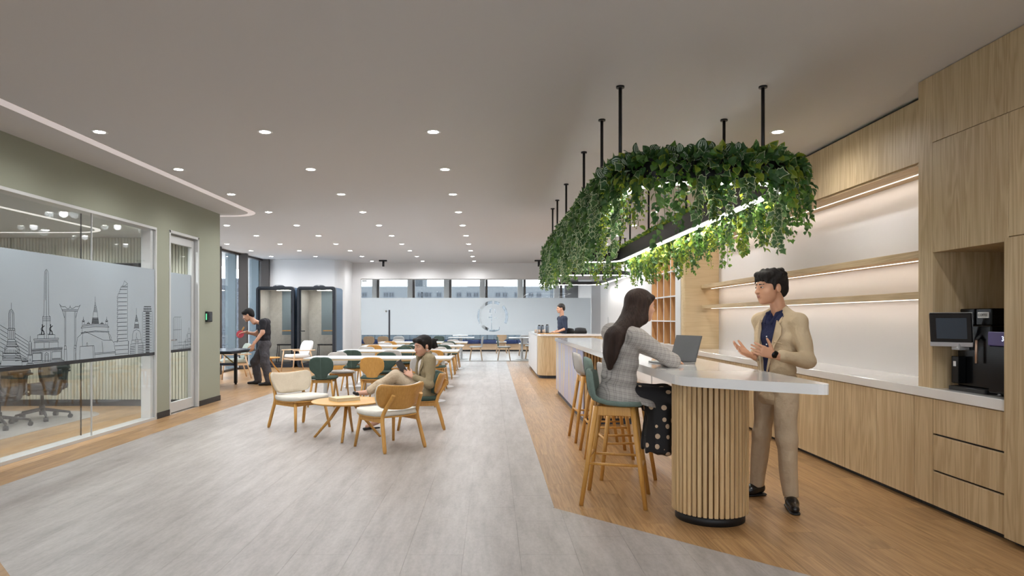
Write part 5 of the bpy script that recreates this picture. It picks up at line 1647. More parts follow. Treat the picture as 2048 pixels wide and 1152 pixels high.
def nets(D, org, h):
    """naive surface nets on a sampled distance field"""
    nx, ny, nz = D.shape
    S = D < 0
    cnt = np.zeros((nx-1,ny-1,nz-1), np.float32); acc = np.zeros((nx-1,ny-1,nz-1,3), np.float32)
    cor = [(i,j,k) for i in (0,1) for j in (0,1) for k in (0,1)]
    def sl(c): return (slice(c[0], nx-1+c[0]), slice(c[1], ny-1+c[1]), slice(c[2], nz-1+c[2]))
    for a in cor:
        for ax in range(3):
            if a[ax] == 0:
                b = list(a); b[ax] = 1; b = tuple(b)
                da, db = D[sl(a)], D[sl(b)]; cr = (da < 0) != (db < 0)
                t = np.where(cr, da/np.where(cr, da-db, 1), 0)
                cnt += cr
                for q in range(3):
                    acc[...,q] += np.where(cr, a[q]+(t if q == ax else 0), 0)
    act = cnt > 0
    idx = -np.ones(act.shape, np.int64); idx[act] = np.arange(act.sum())
    cell = np.argwhere(act).astype(np.float32)
    V = (cell+acc[act]/cnt[act][:,None])*h+org
    F = []
    for ax in range(3):
        u, v = (ax+1) % 3, (ax+2) % 3
        s0 = [slice(1,None)]*3; s0[ax] = slice(0,-1); s1 = [slice(1,None)]*3; s1[ax] = slice(1,None)
        # grid edges strictly inside
        A = S.copy()
        lo = [slice(1,-1)]*3; lo[ax] = slice(0,-1); hi = [slice(1,-1)]*3; hi[ax] = slice(1,None)
        a = S[tuple(lo)]; b = S[tuple(hi)]
        e = np.argwhere(a != b)
        if len(e) == 0: continue
        sgn = a[tuple(e.T)]
        base = e.copy()
        for q in (u, v): base[:,q] += 1          # index of the grid edge start
        def cidx(du, dv):
            c = base.copy(); c[:,u] += du; c[:,v] += dv
            return idx[tuple(c.T)]
        q4 = np.stack([cidx(-1,-1), cidx(0,-1), cidx(0,0), cidx(-1,0)], 1)
        q4[~sgn] = q4[~sgn][:, ::-1]
        F.append(q4)
    F = np.concatenate(F) if F else np.zeros((0,4), np.int64)
    return V, F
def solid(parts, h, cuts=(), pad=.03, warp=None):
    """parts: list of (sdf, smoothing)"""
    lo = np.min([p[0].bb[0] for p in parts], 0)-pad; hi = np.max([p[0].bb[1] for p in parts], 0)+pad
    n = np.ceil((hi-lo)/h).astype(int)+1
    g = [lo[i]+h*np.arange(n[i], dtype=np.float32) for i in range(3)]
    P = np.stack(np.meshgrid(*g, indexing='ij'), -1).astype(np.float32)
    D = np.full(P.shape[:3], 1.0, np.float32)
    for f, k in parts:
        b0 = np.maximum(((f.bb[0]-lo-k-.05)/h).astype(int), 0); b1 = np.minimum(((f.bb[1]-lo+k+.05)/h).astype(int)+2, n)
        s = tuple(slice(b0[i], b1[i]) for i in range(3))
        D[s] = smin(D[s], f(P[s]).astype(np.float32), k)
    for f, k in cuts:
        D = smax(D, -f(P).astype(np.float32), k)
    if warp is not None: D = D+warp(P)
    return nets(D, lo, h)
def mesh_from(name, sets, mat):
    """join several (V, F) sets into one mesh datablock"""
    Vs = []; Fs = []; n = 0
    for V, F in sets:
        Vs.append(V); Fs.append(F+n); n += len(V)
    V = np.concatenate(Vs); F = np.concatenate(Fs)
    me = bpy.data.meshes.new(name)
    me.from_pydata(V.tolist(), [], F.tolist())
    me.polygons.foreach_set('use_smooth', [True]*len(me.polygons))
    me.materials.append(mat); me.update()
    return me
def wobble(amp, freq, seed=0):
    """soft cloth folds"""
    r = np.random.default_rng(seed); ds = r.normal(size=(5,3)); ds /= np.linalg.norm(ds, axis=1)[:,None]; ph = r.uniform(0,6.28,5)
    fr = freq*r.uniform(.7,1.5,5)
    def f(P):
        d = np.zeros(P.shape[:3], np.float32)
        for i in range(5): d += np.sin((P@ds[i].astype(np.float32))*fr[i]+ph[i])
        return (amp/2.2*d).astype(np.float32)
    return f
SKIN = {}
def skin_mat(name, r, g, b):
    m, N, L, bs = new_mat(name)
    bs.inputs['Base Color'].default_value = srgb(r,g,b); bs.inputs['Roughness'].default_value = .5
    bs.inputs['Subsurface Weight'].default_value = 0.0
    return m
HAIRM = mat_plain('black_hair', srgb(26,22,21), .42, bump=.5, bscale=90)
def hair_mat(name, c, stretch=(90,90,6)):
    m, N, L, b = new_mat(name)
    tc = N.new('ShaderNodeTexCoord'); mp = N.new('ShaderNodeMapping'); mp.inputs['Scale'].default_value = stretch
    L.new(tc.outputs['Object'], mp.inputs[0])
    nz = N.new('ShaderNodeTexNoise'); nz.inputs['Scale'].default_value = 1.0; nz.inputs['Detail'].default_value = 3; L.new(mp.outputs[0], nz.inputs['Vector'])
    rp = N.new('ShaderNodeValToRGB'); rp.color_ramp.elements[0].position = .3; rp.color_ramp.elements[0].color = tuple(q*.55 for q in c[:3])+(1,)
    rp.color_ramp.elements[1].position = .75; rp.color_ramp.elements[1].color = tuple(min(1,q*1.5) for q in c[:3])+(1,)
    L.new(nz.outputs['Fac'], rp.inputs[0]); L.new(rp.outputs[0], b.inputs['Base Color']); b.inputs['Roughness'].default_value = .65; b.inputs['Specular IOR Level'].default_value = .25
    bp = N.new('ShaderNodeBump'); bp.inputs['Strength'].default_value = .5; bp.inputs['Distance'].default_value = .006
    L.new(nz.outputs['Fac'], bp.inputs['Height']); L.new(bp.outputs[0], b.inputs['Normal'])
    return m
class Fr:
    """frame: origin + right, forward, up"""
    def __init__(s, o, f, u=(0,0,1), k=1.0):
        s.k = k; s.o = V3(*o); s.f = nrm(f); u = V3(*u); s.r = nrm(np.cross(s.f, u)); s.u = np.cross(s.r, s.f)
    def p(s, r, f, u): return s.o+(s.r*r+s.f*f+s.u*u)*s.k
    def d(s, r, f, u): return s.r*r+s.f*f+s.u*u
    def ax(s): return (s.r, s.f, s.u)
def h_ell(H, c, r, axes=None): return s_ell(c, [q*H.k for q in r], axes)
def h_cap(H, a, b, ra, rb=None, axis=None, sc=1.0): return s_cap(a, b, ra*H.k, (ra if rb is None else rb)*H.k, axis, sc)
def head_parts(H, neck_base, fem=False):
    """H: frame at the middle of the head"""
    E = lambda c, r, kk: (h_ell(H, H.p(*c), r, H.ax()), kk)
    Cc = lambda a, b, ra, rb, kk: (h_cap(H, H.p(*a), H.p(*b), ra, rb), kk)
    jw = .052 if fem else .057
    P = [E((0,-.014,.034),(.073,.094,.080),0), E((0,.026,-.022),(.060,.066,.085),.03), E((0,.040,-.062),(jw,.043,.042),.03),
         E((0,.066,-.094),(.021,.019,.016),.025),
         Cc((-.034,.074,.020),(.034,.074,.020),.011,.011,.02),
         Cc((0,.087,.012),(0,.106,-.026),.0075,.0105,.010), E((0,.101,-.031),(.016,.013,.009),.008),
         E((-.042,.058,-.030),(.020,.022,.020),.02), E((.042,.058,-.030),(.020,.022,.020),.02),
         E((0,.086,-.058),(.021,.012,.012),.008)]
    for s in (-1,1): P.append(E((s*.074,-.010,-.008),(.010,.019,.030),.006))
    P.append((s_cap(H.p(0,-.030,-.045), neck_base, (.041 if fem else .047)*H.k, (.046 if fem else .056)), .014))
    cuts = [(h_ell(H, H.p(s*.031,.097,.003), (.015,.012,.008), H.ax()), .008) for s in (-1,1)]
    return P, cuts
def hand_parts(wr, d, n, s, curl=.5, k=1.0, spread=.0, thumb=.6):
    """wr wrist, d finger direction, n palm normal, s thumb side"""
    wr = V3(*wr); d = nrm(d); n = V3(*n); n = nrm(n-d*float(n@d)); s0 = np.cross(n, d); s = s0 if float(s0@V3(*s)) > 0 else -s0
    P = []
    kn = []
    for i, (off, fw, L) in enumerate(((.030,.088,.072),(.010,.094,.080),(-.010,.090,.074),(-.029,.082,.058))):
        b = wr+(d*fw+s*off)*k; kn.append(b)
        P.append((s_cap(wr+(d*.012+s*off*.55)*k, b, .0150*k, .0115*k), .012*k))
        dd = nrm(d+s*off*spread*8); p = b; c = curl*(.8+.12*i)
        for j, fr in enumerate((.45,.31,.24)):
            c2 = c*(.55,1.15,1.6)[j]
            q = p+(dd*math.cos(c2)+n*math.sin(c2))*L*fr*k
            P.append((s_cap(p, q, (.0095,.0085,.0075)[j]*k, (.0087,.0077,.0065)[j]*k), .003*k)); p = q
    t0 = wr+(d*.022+s*.026)*k
    td = nrm(d*.75+s*(1.0-thumb*.6)+n*.45*thumb)
    t1 = t0+td*.042*k; td2 = nrm(td+d*.35*thumb+n*.1); t2 = t1+td2*.030*k; t3 = t2+nrm(td2+d*.2)*.022*k
    P += [(s_cap(wr+(d*.008+s*.012)*k, t1, .0155*k, .0115*k), .012*k), (s_cap(t1,t2,.0108*k,.0095*k), .004*k), (s_cap(t2,t3,.0095*k,.0075*k), .003*k)]
    P.append((s_cap(wr-d*.05*k, wr+d*.02*k, .024*k, .022*k, n, .72), .015*k))
    return P
def person_obj(name, label, base, sets, skin):
    o = link(name, mesh_from('body', sets, skin)); tag(o, label, 'person')
    # put the origin at the feet / seat
    o.data.transform(Matrix.Translation(-Vector(base))); o.location = base
    return o
def garment(person, name, sets, mat, label=None):
    base = Vector(person.location)
    me = mesh_from(name, sets, mat); me.transform(Matrix.Translation(-base))
    o = link(name, me, person)
    if label: o['label'] = label
    return o
def face_details(person, H, lip=(150,92,84)):
    for s in (-1,1):
        e = garment(person, 'eye', [solid([(h_ell(H, H.p(s*.031,.083,.003), (.0115,.0085,.0040), H.ax()), 0)], .0022, pad=.006)], EYEW)
        i = garment(person, 'iris', [solid([(h_ell(H, H.p(s*.030,.0895,.003), (.0060,.0040,.0048), H.ax()), 0)], .0016, pad=.005)], IRIS)
        garment(person, 'eyebrow', [solid([(h_cap(H, H.p(s*.013,.0905,.0235), H.p(s*.047,.0785,.0235), .0045, .0030), 0)], .0022, pad=.006)], HAIRM)
    garment(person, 'lips', [solid([(h_ell(H, H.p(0,.093,-.0545), (.019,.0065,.0038), H.ax()), 0), (h_ell(H, H.p(0,.092,-.0620), (.016,.007,.0045), H.ax()), .001)], .002, pad=.006)], mat_plain('lips', srgb(*lip), .45))
EYEW = mat_plain('eye_white', srgb(204,198,192), .3); IRIS = mat_plain('iris_dark', srgb(30,22,20), .2)
def torso_secs(F, secs, vr=.10, k=.07):
    """secs: (height, half width, half depth, forward offset) in the torso frame"""
    return [(s_ell(F.p(0, fo, z), (w, d, vr), F.ax()), k) for z, w, d, fo in secs]
def wedge(F, z0, z1, w0, w1, fmin):
    """opening down the front of a jacket, in the torso frame"""
    o, r, f, u = F.o, F.r, F.f, F.u
    def g(P):
        q = P-o; x = q@r; y = q@f; z = q@u
        w = w0+(w1-w0)*np.clip((z-z0)/(z1-z0),0,1.3)
        return np.maximum(np.maximum(np.abs(x)-w, fmin-y), z0-z)
    return g
def below(F, z, fn=None):
    o, u = F.o, F.u
    return lambda P: ((P-o)@u)-z
def cloth(name, c, rough=.8, wrinkle=.25, scale=14, weave=0):
    m = mat_plain(name, srgb(*c), rough, bump=min(1.0, wrinkle*2.6), bscale=scale, var=.06, vscale=9, spec=.25)
    for n in m.node_tree.nodes:
        if n.type == 'BUMP': n.inputs['Distance'].default_value = .03
    return m

def lapel_plates(person, T, mat, k=1.0, up=0.0):
    base = Vector(person.location)
    inner = [(.016,.132,.00),(.046,.129,.18),(.074,.117,.33),(.080,.090,.455)]
    outer = [(.122,.086,.405),(.128,.098,.345),(.098,.122,.27),(.055,.133,.12)]
    for s in (-1,1):
        pts = [T.p(s*r*k, f*k, z*k+up) for r, f, z in inner+outer]
        ctr = T.p(s*.07*k, .112*k, .26*k+up)
        v = [Vector(q.tolist())-base for q in pts]; n = len(v); off = Vector((T.f+T.r*s*.35).tolist()).normalized()*.007
        c0 = Vector(ctr.tolist())-base
        V = [a-off for a in v]+[a+off for a in v]+[c0-off, c0+off*1.3]
        F = []
        for i in range(n):
            j = (i+1) % n
            F += [(i,j,n+j,n+i), (n+i,n+j,2*n+1), (j,i,2*n)]
        fix_normals(MB().add([tuple(a) for a in V], F).build('lapel', mat, person))
# ------------------------------------------------------------------ woman in the checked blazer at the bar
def plaid(name):
    m, N, L, b = new_mat(name)
    tc = N.new('ShaderNodeTexCoord')
    rot = N.new('ShaderNodeMapping'); rot.inputs['Rotation'].default_value = (0, math.radians(-10), math.radians(25)); L.new(tc.outputs['Object'], rot.inputs[0])
    sp = N.new('ShaderNodeSeparateXYZ'); L.new(rot.outputs[0], sp.inputs[0])
    def stripe(src, per, width, phase=0.0):
        a = N.new('ShaderNodeMath'); a.operation = 'MULTIPLY_ADD'; a.inputs[1].default_value = 1.0/per; a.inputs[2].default_value = phase; L.new(src, a.inputs[0])
        f = N.new('ShaderNodeMath'); f.operation = 'FRACT'; L.new(a.outputs[0], f.inputs[0])
        c = N.new('ShaderNodeMath'); c.operation = 'LESS_THAN'; c.inputs[1].default_value = width; L.new(f.outputs[0], c.inputs[0])
        return c.outputs[0]
    def addn(*xs):
        cur = xs[0]
        for x in xs[1:]:
            a = N.new('ShaderNodeMath'); a.operation = 'ADD'; L.new(cur, a.inputs[0]); L.new(x, a.inputs[1]); cur = a.outputs[0]
        return cur
    sxy = addn(sp.outputs[0], sp.outputs[1])
    tot = addn(stripe(sp.outputs[2],.042,.12), stripe(sp.outputs[2],.042,.10,.3), stripe(sxy,.042,.12), stripe(sxy,.042,.10,.3))
    nz = N.new('ShaderNodeTexNoise'); nz.inputs['Scale'].default_value = 150; L.new(tc.outputs['Object'], nz.inputs['Vector'])
    fin = addn(tot, nz.outputs['Fac'])
    rp = N.new('ShaderNodeValToRGB'); rp.color_ramp.elements[0].position = .08; rp.color_ramp.elements[0].color = srgb(178,172,166)
    rp.color_ramp.elements[1].position = .95; rp.color_ramp.elements[1].color = srgb(108,105,104)
    dv = N.new('ShaderNodeMath'); dv.operation = 'MULTIPLY'; dv.inputs[1].default_value = .30; L.new(fin, dv.inputs[0]); L.new(dv.outputs[0], rp.inputs[0])
    L.new(rp.outputs[0], b.inputs['Base Color']); b.inputs['Roughness'].default_value = .9; b.inputs['Specular IOR Level'].default_value = .15
    n2 = N.new('ShaderNodeTexNoise'); n2.inputs['Scale'].default_value = 16; L.new(tc.outputs['Object'], n2.inputs['Vector'])
    bp = N.new('ShaderNodeBump'); bp.inputs['Strength'].default_value = .3; bp.inputs['Distance'].default_value = .01; L.new(n2.outputs['Fac'], bp.inputs['Height']); L.new(bp.outputs[0], b.inputs['Normal'])
    return m
def polka(name):
    m, N, L, b = new_mat(name)
    tc = N.new('ShaderNodeTexCoord')
    vo = N.new('ShaderNodeTexVoronoi'); vo.inputs['Scale'].default_value = 15; vo.inputs['Randomness'].default_value = .75; L.new(tc.outputs['Object'], vo.inputs['Vector'])
    lt = N.new('ShaderNodeMath'); lt.operation = 'LESS_THAN'; lt.inputs[1].default_value = .30; L.new(vo.outputs['Distance'], lt.inputs[0])
    mx = N.new('ShaderNodeMix'); mx.data_type = 'RGBA'; mx.inputs['A'].default_value = srgb(22,21,24); mx.inputs['B'].default_value = srgb(206,180,152)
    L.new(lt.outputs[0], mx.inputs['Factor']); L.new(mx.outputs['Result'], b.inputs['Base Color']); b.inputs['Roughness'].default_value = .75
    return m
def bar_woman():
    skin = skin_mat('skin_light', 206,158,132)
    th = math.radians(28); F0 = (math.cos(th), math.sin(th), 0)
    pel = V3(.985,5.20,.84); neck = V3(1.100,5.205,1.335)
    T = Fr(pel, F0, neck-pel)
    th2 = math.radians(20)
    H = Fr((1.160,5.225,1.495), (math.cos(th2), math.sin(th2), -.05), (0,0,1), 1.06)
    hp, hc = head_parts(H, neck, True)
    head = solid(hp, .0042, hc)
    shR = T.p(.165,.0,.435); shL = T.p(-.165,.01,.435)
    elR = V3(1.345,4.99,1.082); elL = V3(1.42,5.47,1.085)
    wrR = V3(1.33,5.235,1.075); wrL = V3(1.40,5.24,1.078)
    core = solid([(s_cap(pel, T.p(0,-.01,.34), .06), 0), (s_cap(T.p(0,-.01,.34), neck, .04), .05), (s_cap(shR,elR,.032,.028),.03), (s_cap(elR,wrR,.028,.02),.03), (s_cap(shL,elL,.032,.028),.03), (s_cap(elL,wrL,.028,.02),.03)], .011)
    hR = solid(hand_parts(wrR, (.35,.9,-.05), (0,0,-1), (1,-.2,0), .35, .92), .0032)
    hL = solid(hand_parts(wrL, (-.1,-1,-.05), (0,0,-1), (1,0,0), .3, .92), .0032)
    kR = V3(1.36,5.10,.775); kL = V3(1.37,5.36,.775); aR = V3(1.27,5.16,.49); aL = V3(1.28,5.34,.49)
    legs = solid([(s_cap(pel,kR,.06,.05),0), (s_cap(pel,kL,.06,.05),.02), (s_cap(kR,aR,.048,.034),0), (s_cap(kL,aL,.048,.034),.01), (s_cap(aR,aR+V3(.02,0,-.05),.034,.03),.01), (s_cap(aL,aL+V3(.02,0,-.05),.034,.03),.01)], .008)
    p = person_obj('person', 'woman in a grey checked blazer and dotted skirt seated on a bar stool', (.985,5.20,.755), [head, core, hR, hL, legs], skin)
    face_details(p, H)
    # blazer
    secs = [(-.10,.195,.150,.0),(-.02,.188,.140,-.005),(.10,.168,.118,-.012),(.22,.172,.115,-.01),(.33,.182,.112,-.008),(.41,.165,.095,-.004)]
    parts = torso_secs(T, secs, .09, .06)
    parts += [(s_cap(T.p(.06,0,.46), shR, .058, .066), .05), (s_cap(T.p(-.06,0,.46), shL, .058, .066), .05),
              (s_cap(shR, elR, .066, .054), .035), (s_cap(elR, V3(1.335,5.19,1.078), .054, .042), .02), (s_cap(shL, elL, .066, .054), .035), (s_cap(elL, V3(1.405,5.30,1.08), .052, .042), .02),
              (s_cap(T.p(0,-.02,-.10), T.p(0,-.03,-.16), .19, .20, T.f, .75), .05), (s_cap(T.p(.13,.05,-.10), V3(1.16,5.02,.715), .085, .075, T.r, .8), .06), (s_cap(T.p(-.13,.08,-.10), V3(1.18,5.36,.76), .085, .06), .06)]
    cuts = [(lambda P: P[...,2]-(.766-.25*np.clip(P[...,0]-1.08,0,.3)), .0)]
    jk = solid(parts, .0085, cuts, warp=wobble(.0035, 26, 4))
    garment(p, 'blazer', [jk], plaid('grey_check'), 'grey checked blazer')
    # skirt over the thighs and hanging down
    sk = [(s_cap((1.0,5.16,.80), kR, .105, .090), 0), (s_cap((1.0,5.28,.80), kL, .105, .090), .06), (s_cap(kR, (1.335,5.10,.42), .090, .095), .05), (s_cap(kL, (1.345,5.36,.42), .090, .10), .05), (s_cap((1.36,5.23,.77), (1.34,5.23,.42), .09, .11), .06),
          (s_cap((1.24,5.06,.72), (1.225,5.05,.42), .06, .075), .06), (s_cap((1.28,5.02,.70), (1.265,4.99,.40), .05, .06), .05), (s_cap((1.26,5.2,.70), (1.24,5.2,.42), .07, .085), .05)]
    skm = solid(sk, .009, [(lambda P: P[...,2]-(.392+.012*np.sin(P[...,0]*38)+.010*np.sin(P[...,1]*31)), 0), (lambda P: np.where(P[...,0] > 1.15, 9.0, P[...,2]-.775).astype(np.float32), 0)], warp=lambda P: .007*np.sin(np.arctan2(P[...,1]-5.2,P[...,0]-1.29)*15+P[...,2]*4)*np.clip((.80-P[...,2])*3,0,1))
    garment(p, 'skirt', [skm], polka('black_polka'), 'black skirt with beige dots')
    # long straight hair
    hs = [(h_ell(H, H.p(0,-.018,.040), (.083,.104,.088), H.ax()), 0), (s_cap(H.p(0,-.065,.03), H.p(.015,-.095,-.10), .082, .082, H.f, .8), .03), (s_cap(H.p(.015,-.095,-.10), T.p(.04,-.118,.405), .084, .090, T.f, .62), .05), (s_cap(T.p(.04,-.118,.405), T.p(.045,-.142,.30), .090, .072, T.f, .45), .05), (s_cap(T.p(.045,-.142,.30), T.p(.055,-.150,.205), .072, .036, T.f, .42), .05),
          (s_cap(H.p(.068,.0,.03), H.p(.072,-.03,-.10), .028, .038), .03), (s_cap(H.p(.072,-.03,-.10), T.p(.085,-.085,.40), .038, .03), .03), (s_cap(H.p(-.068,.0,.03), H.p(-.07,-.03,-.12), .028, .03), .03), (h_cap(H, H.p(-.045,.070,.064), H.p(.045,.070,.064), .017, .017), .025)]
    hcut = [(h_ell(H, H.p(0,.085,-.045), (.062,.065,.098), H.ax()), .01)]
    hm = solid(hs, .0055, hcut, warp=wobble(.0018, 60, 2))
    garment(p, 'hair', [hm], hair_mat('dark_brown_hair', srgb(48,34,28), (110,110,4)))
    sh = []
    for a in (aR, aL): sh.append(solid([(s_cap(a+V3(-.03,0,-.055), a+V3(.09,.02,-.065), .030, .024), 0)], .006))
    for q_ in sh: garment(p, 'shoe', [q_], MT['black'])
bar_woman()

# ------------------------------------------------------------------ man in the beige suit
def suit_man():
    skin = skin_mat('skin_warm', 200,150,120)
    th = math.radians(203); F0 = (math.cos(th), math.sin(th), 0)
    pel = V3(2.175,5.13,.93); neck = V3(2.180,5.12,1.475)
    T = Fr(pel, F0, neck-pel)
    th2 = math.radians(192)
    H = Fr((2.112,5.095,1.632), (math.cos(th2), math.sin(th2), -.06), (0,0,1), 1.12)
    hp, hc = head_parts(H, neck+V3(.015,.005,-.045), False)
    head = solid(hp, .0042, hc)
    shR = T.p(.185,-.01,.445); shL = T.p(-.185,-.01,.445)
    elL = V3(2.300,4.900,1.085); wrL = V3(2.030,4.800,1.135)
    elR = V3(2.16,5.34,1.09); wrR = V3(1.945,5.04,1.125)
    core = solid([(s_cap(pel, T.p(0,-.01,.36), .06), 0), (s_cap(T.p(0,-.01,.36), neck, .04), .05), (s_cap(shR,elR,.035,.03),.03), (s_cap(elR,wrR,.03,.023),.03), (s_cap(shL,elL,.035,.03),.03), (s_cap(elL,wrL,.03,.023),.03)], .011)
    hL = solid(hand_parts(wrL+V3(-.02,0,.0), (-.88,-.1,.32), (-.15,.9,.25), (.3,.1,1), .28, 1.0, .25, .25), .0032)
    hR = solid(hand_parts(wrR+V3(-.02,-.01,.0), (-.80,-.25,.38), (-.1,-.6,.75), (.2,.5,.8), .38, 1.0, .25, .3), .0032)
    p = person_obj('person', 'man in a beige suit and navy polo standing behind the bar island', (2.15,5.1,0), [head, core, hL, hR], skin)
    face_details(p, H)
    suit = cloth('beige_suit', (196,176,146), .75, .22, 12); suit2 = cloth('beige_trousers', (188,168,142), .75, .22, 12)
    secs = [(-.14,.170,.120,-.002),(-.04,.168,.118,.0),(.08,.160,.112,.0),(.20,.168,.115,.002),(.32,.180,.118,.002),(.41,.172,.098,-.006)]
    parts = torso_secs(T, secs, .09, .06)
    parts += [(s_cap(T.p(.05,-.022,.515), shR, .042, .060), .04), (s_cap(T.p(-.05,-.022,.515), shL, .042, .060), .04),
              (s_cap(shR, elR, .062, .054), .03), (s_cap(elR, wrR+V3(.05,.06,-.005), .056, .043), .02), (s_cap(shL, elL, .062, .055), .03), (s_cap(elL, wrL+V3(.055,.015,-.01), .058, .044), .02)]
    cuts = [(wedge(T, .00, .46, .022, .092, .03), .006), (lambda P: (P[...,2]-.735)*1.0, 0)]
    jk = solid(parts, .0075, cuts, warp=wobble(.0055, 30, 3))
    lap = [solid([(s_cap(T.p(-.094,.080,.435), T.p(-.066,-.01,.520), .011, .020, T.f, .7), 0), (s_cap(T.p(-.066,-.01,.520), T.p(0,-.068,.545), .020, .024), .02), (s_cap(T.p(.094,.080,.435), T.p(.066,-.01,.520), .011, .020, T.f, .7), .02), (s_cap(T.p(.066,-.01,.520), T.p(0,-.068,.545), .020, .024), .02)], .006)]
    garment(p, 'blazer', [jk], suit, 'beige blazer')
    garment(p, 'collar', lap, suit); lapel_plates(p, T, suit)
    garment(p, 'pocket_flap', [solid([(s_cap(T.p(-.150,.075,-.02), T.p(-.085,.112,-.02), .012, .012, T.f, .5), 0)], .004)], suit)
    garment(p, 'breast_pocket', [solid([(s_cap(T.p(-.135,.098,.285), T.p(-.085,.118,.295), .006, .006), 0)], .003)], suit)
    # polo
    pol = torso_secs(T, [(z, w-.016, d-.012, fo) for z, w, d, fo in secs[1:]], .085, .06) + [(s_ell(T.p(0,-.005,.445), (.125,.088,.07), T.ax()), .04)]
    pol += [(s_cap(T.p(-.055,.025,.488), T.p(0,-.048,.525), .017, .018), .03), (s_cap(T.p(.055,.025,.488), T.p(0,-.048,.525), .017, .018), .03), (s_cap(T.p(-.055,.025,.488), T.p(-.012,.082,.435), .018, .013), .02), (s_cap(T.p(.055,.025,.488), T.p(.012,.082,.435), .018, .013), .02)]
    garment(p, 'polo_shirt', [solid(pol, .0075, [(s_ell(T.p(0,.085,.500), (.027,.055,.062), T.ax()), .005)])], cloth('navy_polo', (42,46,76), .85, .15, 60), 'navy polo shirt')
    garment(p, 'polo_collar', [solid([(s_cap(T.p(sg*.058,-.01,.530), T.p(sg*.046,.052,.500), .013, .014), 0), (s_cap(T.p(sg*.046,.052,.500), T.p(sg*.030,.094,.430), .016, .010), .01), (s_cap(T.p(sg*.058,-.01,.530), T.p(0,-.055,.548), .013, .013), .01)], .005) for sg in (-1,1)], cloth('navy_collar', (36,40,68), .85, .1, 60))
    for z in (.33,.27): garment(p, 'button', [solid([(s_ell(T.p(0,.108,z), (.006,.005,.006), T.ax()), 0)], .002, pad=.005)], MT['white_metal'])
    # watch
    wd = nrm(wrL-elL); garment(p, 'wristwatch', [solid([(s_cap(wrL-wd*.005+V3(-.012,0,.004), wrL+wd*.010+V3(-.012,0,.004), .0285, .0285, (0,.9,.25), .85), 0)], .004)], MT['black_gloss'])
    # trousers
    hipR = T.p(.085,0,-.02); hipL = T.p(-.085,0,-.02)
    kL = V3(2.175,4.960,.50); aL = V3(2.205,4.955,.10); kR = V3(2.105,5.235,.50); aR = V3(2.095,5.30,.10)
    tr = [(s_ell(T.p(0,0,-.02), (.158,.112,.12), T.ax()), 0), (s_cap(hipR, kR, .092, .068), .05), (s_cap(kR, aR, .068, .055), .03), (s_cap(hipL, kL, .092, .068), .05), (s_cap(kL, aL, .068, .056), .03)]
    garment(p, 'trousers', [solid(tr, .009, [(lambda P: P[...,2]-.075, 0)], warp=wobble(.0055, 24, 8))], suit2, 'beige trousers')
    # shoes
    def shoe(a, d):
        d = nrm(d); a = V3(a[0],a[1],0)
        up = [(s_cap(a+V3(0,0,.06)-d*.02, a+V3(0,0,.055)+d*.06, .042, .040), 0), (s_cap(a+V3(0,0,.045)+d*.05, a+V3(0,0,.034)+d*.165, .042, .032, (0,0,1), .85), .03)]
        so = [(s_cap(a+V3(0,0,.010)-d*.035, a+V3(0,0,.008)+d*.175, .042, .036, (0,0,1), .28), 0)]
        return solid(up, .005, [(lambda P: P[...,2]-.012, 0)]), solid(so, .004)
    s1 = shoe(aL, (-.25,-.95,0)); s2 = shoe(aR, (-.95,-.25,0))
    for q_ in (s1, s2):
        garment(p, 'shoe', [q_[0]], mat_plain('black_leather', srgb(24,23,23), .25)); garment(p, 'shoe_sole', [q_[1]], MT['black'])
    # hair with side swept fringe
    hs = [(h_ell(H, H.p(0,-.020,.046), (.081,.103,.083), H.ax()), 0), (h_ell(H, H.p(0,-.075,-.01), (.066,.045,.065), H.ax()), .03), (h_cap(H, H.p(-.045,.058,.084), H.p(.045,.062,.088), .026, .024), .03)]
    for x0_, x1_, z1_, r_ in ((-.055,-.068,.030,.012), (-.038,-.056,.040,.013), (-.018,-.036,.047,.013), (.004,-.012,.053,.013), (.024,.014,.048,.012), (.042,.046,.040,.012), (.056,.064,.030,.011)):
        hs.append((h_cap(H, H.p(x0_,.066,.085), H.p(x1_,.088-.32*abs(x1_)**1.6*4,z1_), r_, .0035), .010))
    for i_ in range(9):
        an_ = i_*.7; hs.append((h_cap(H, H.p(.05*math.cos(an_),-.02+.06*math.sin(an_),.110), H.p(.072*math.cos(an_+.5),-.025+.085*math.sin(an_+.5),.085), .020, .012), .012))
    hs += [(h_cap(H, H.p(-.074,.012,.045), H.p(-.074,.018,-.012), .014, .006), .012), (h_cap(H, H.p(.074,.012,.045), H.p(.074,.018,-.012), .014, .006), .012)]
    hcut = [(h_ell(H, H.p(0,.082,-.040), (.068,.052,.075), H.ax()), .006), (h_ell(H, H.p(.086,-.005,-.012), (.022,.026,.036), H.ax()), .006), (h_ell(H, H.p(-.086,-.005,-.012), (.022,.026,.036), H.ax()), .006)]
    garment(p, 'hair', [solid(hs, .0042, hcut, warp=wobble(.0016, 130, 5))], hair_mat('soft_black_hair', srgb(30,26,25), (60,60,60)))
suit_man()

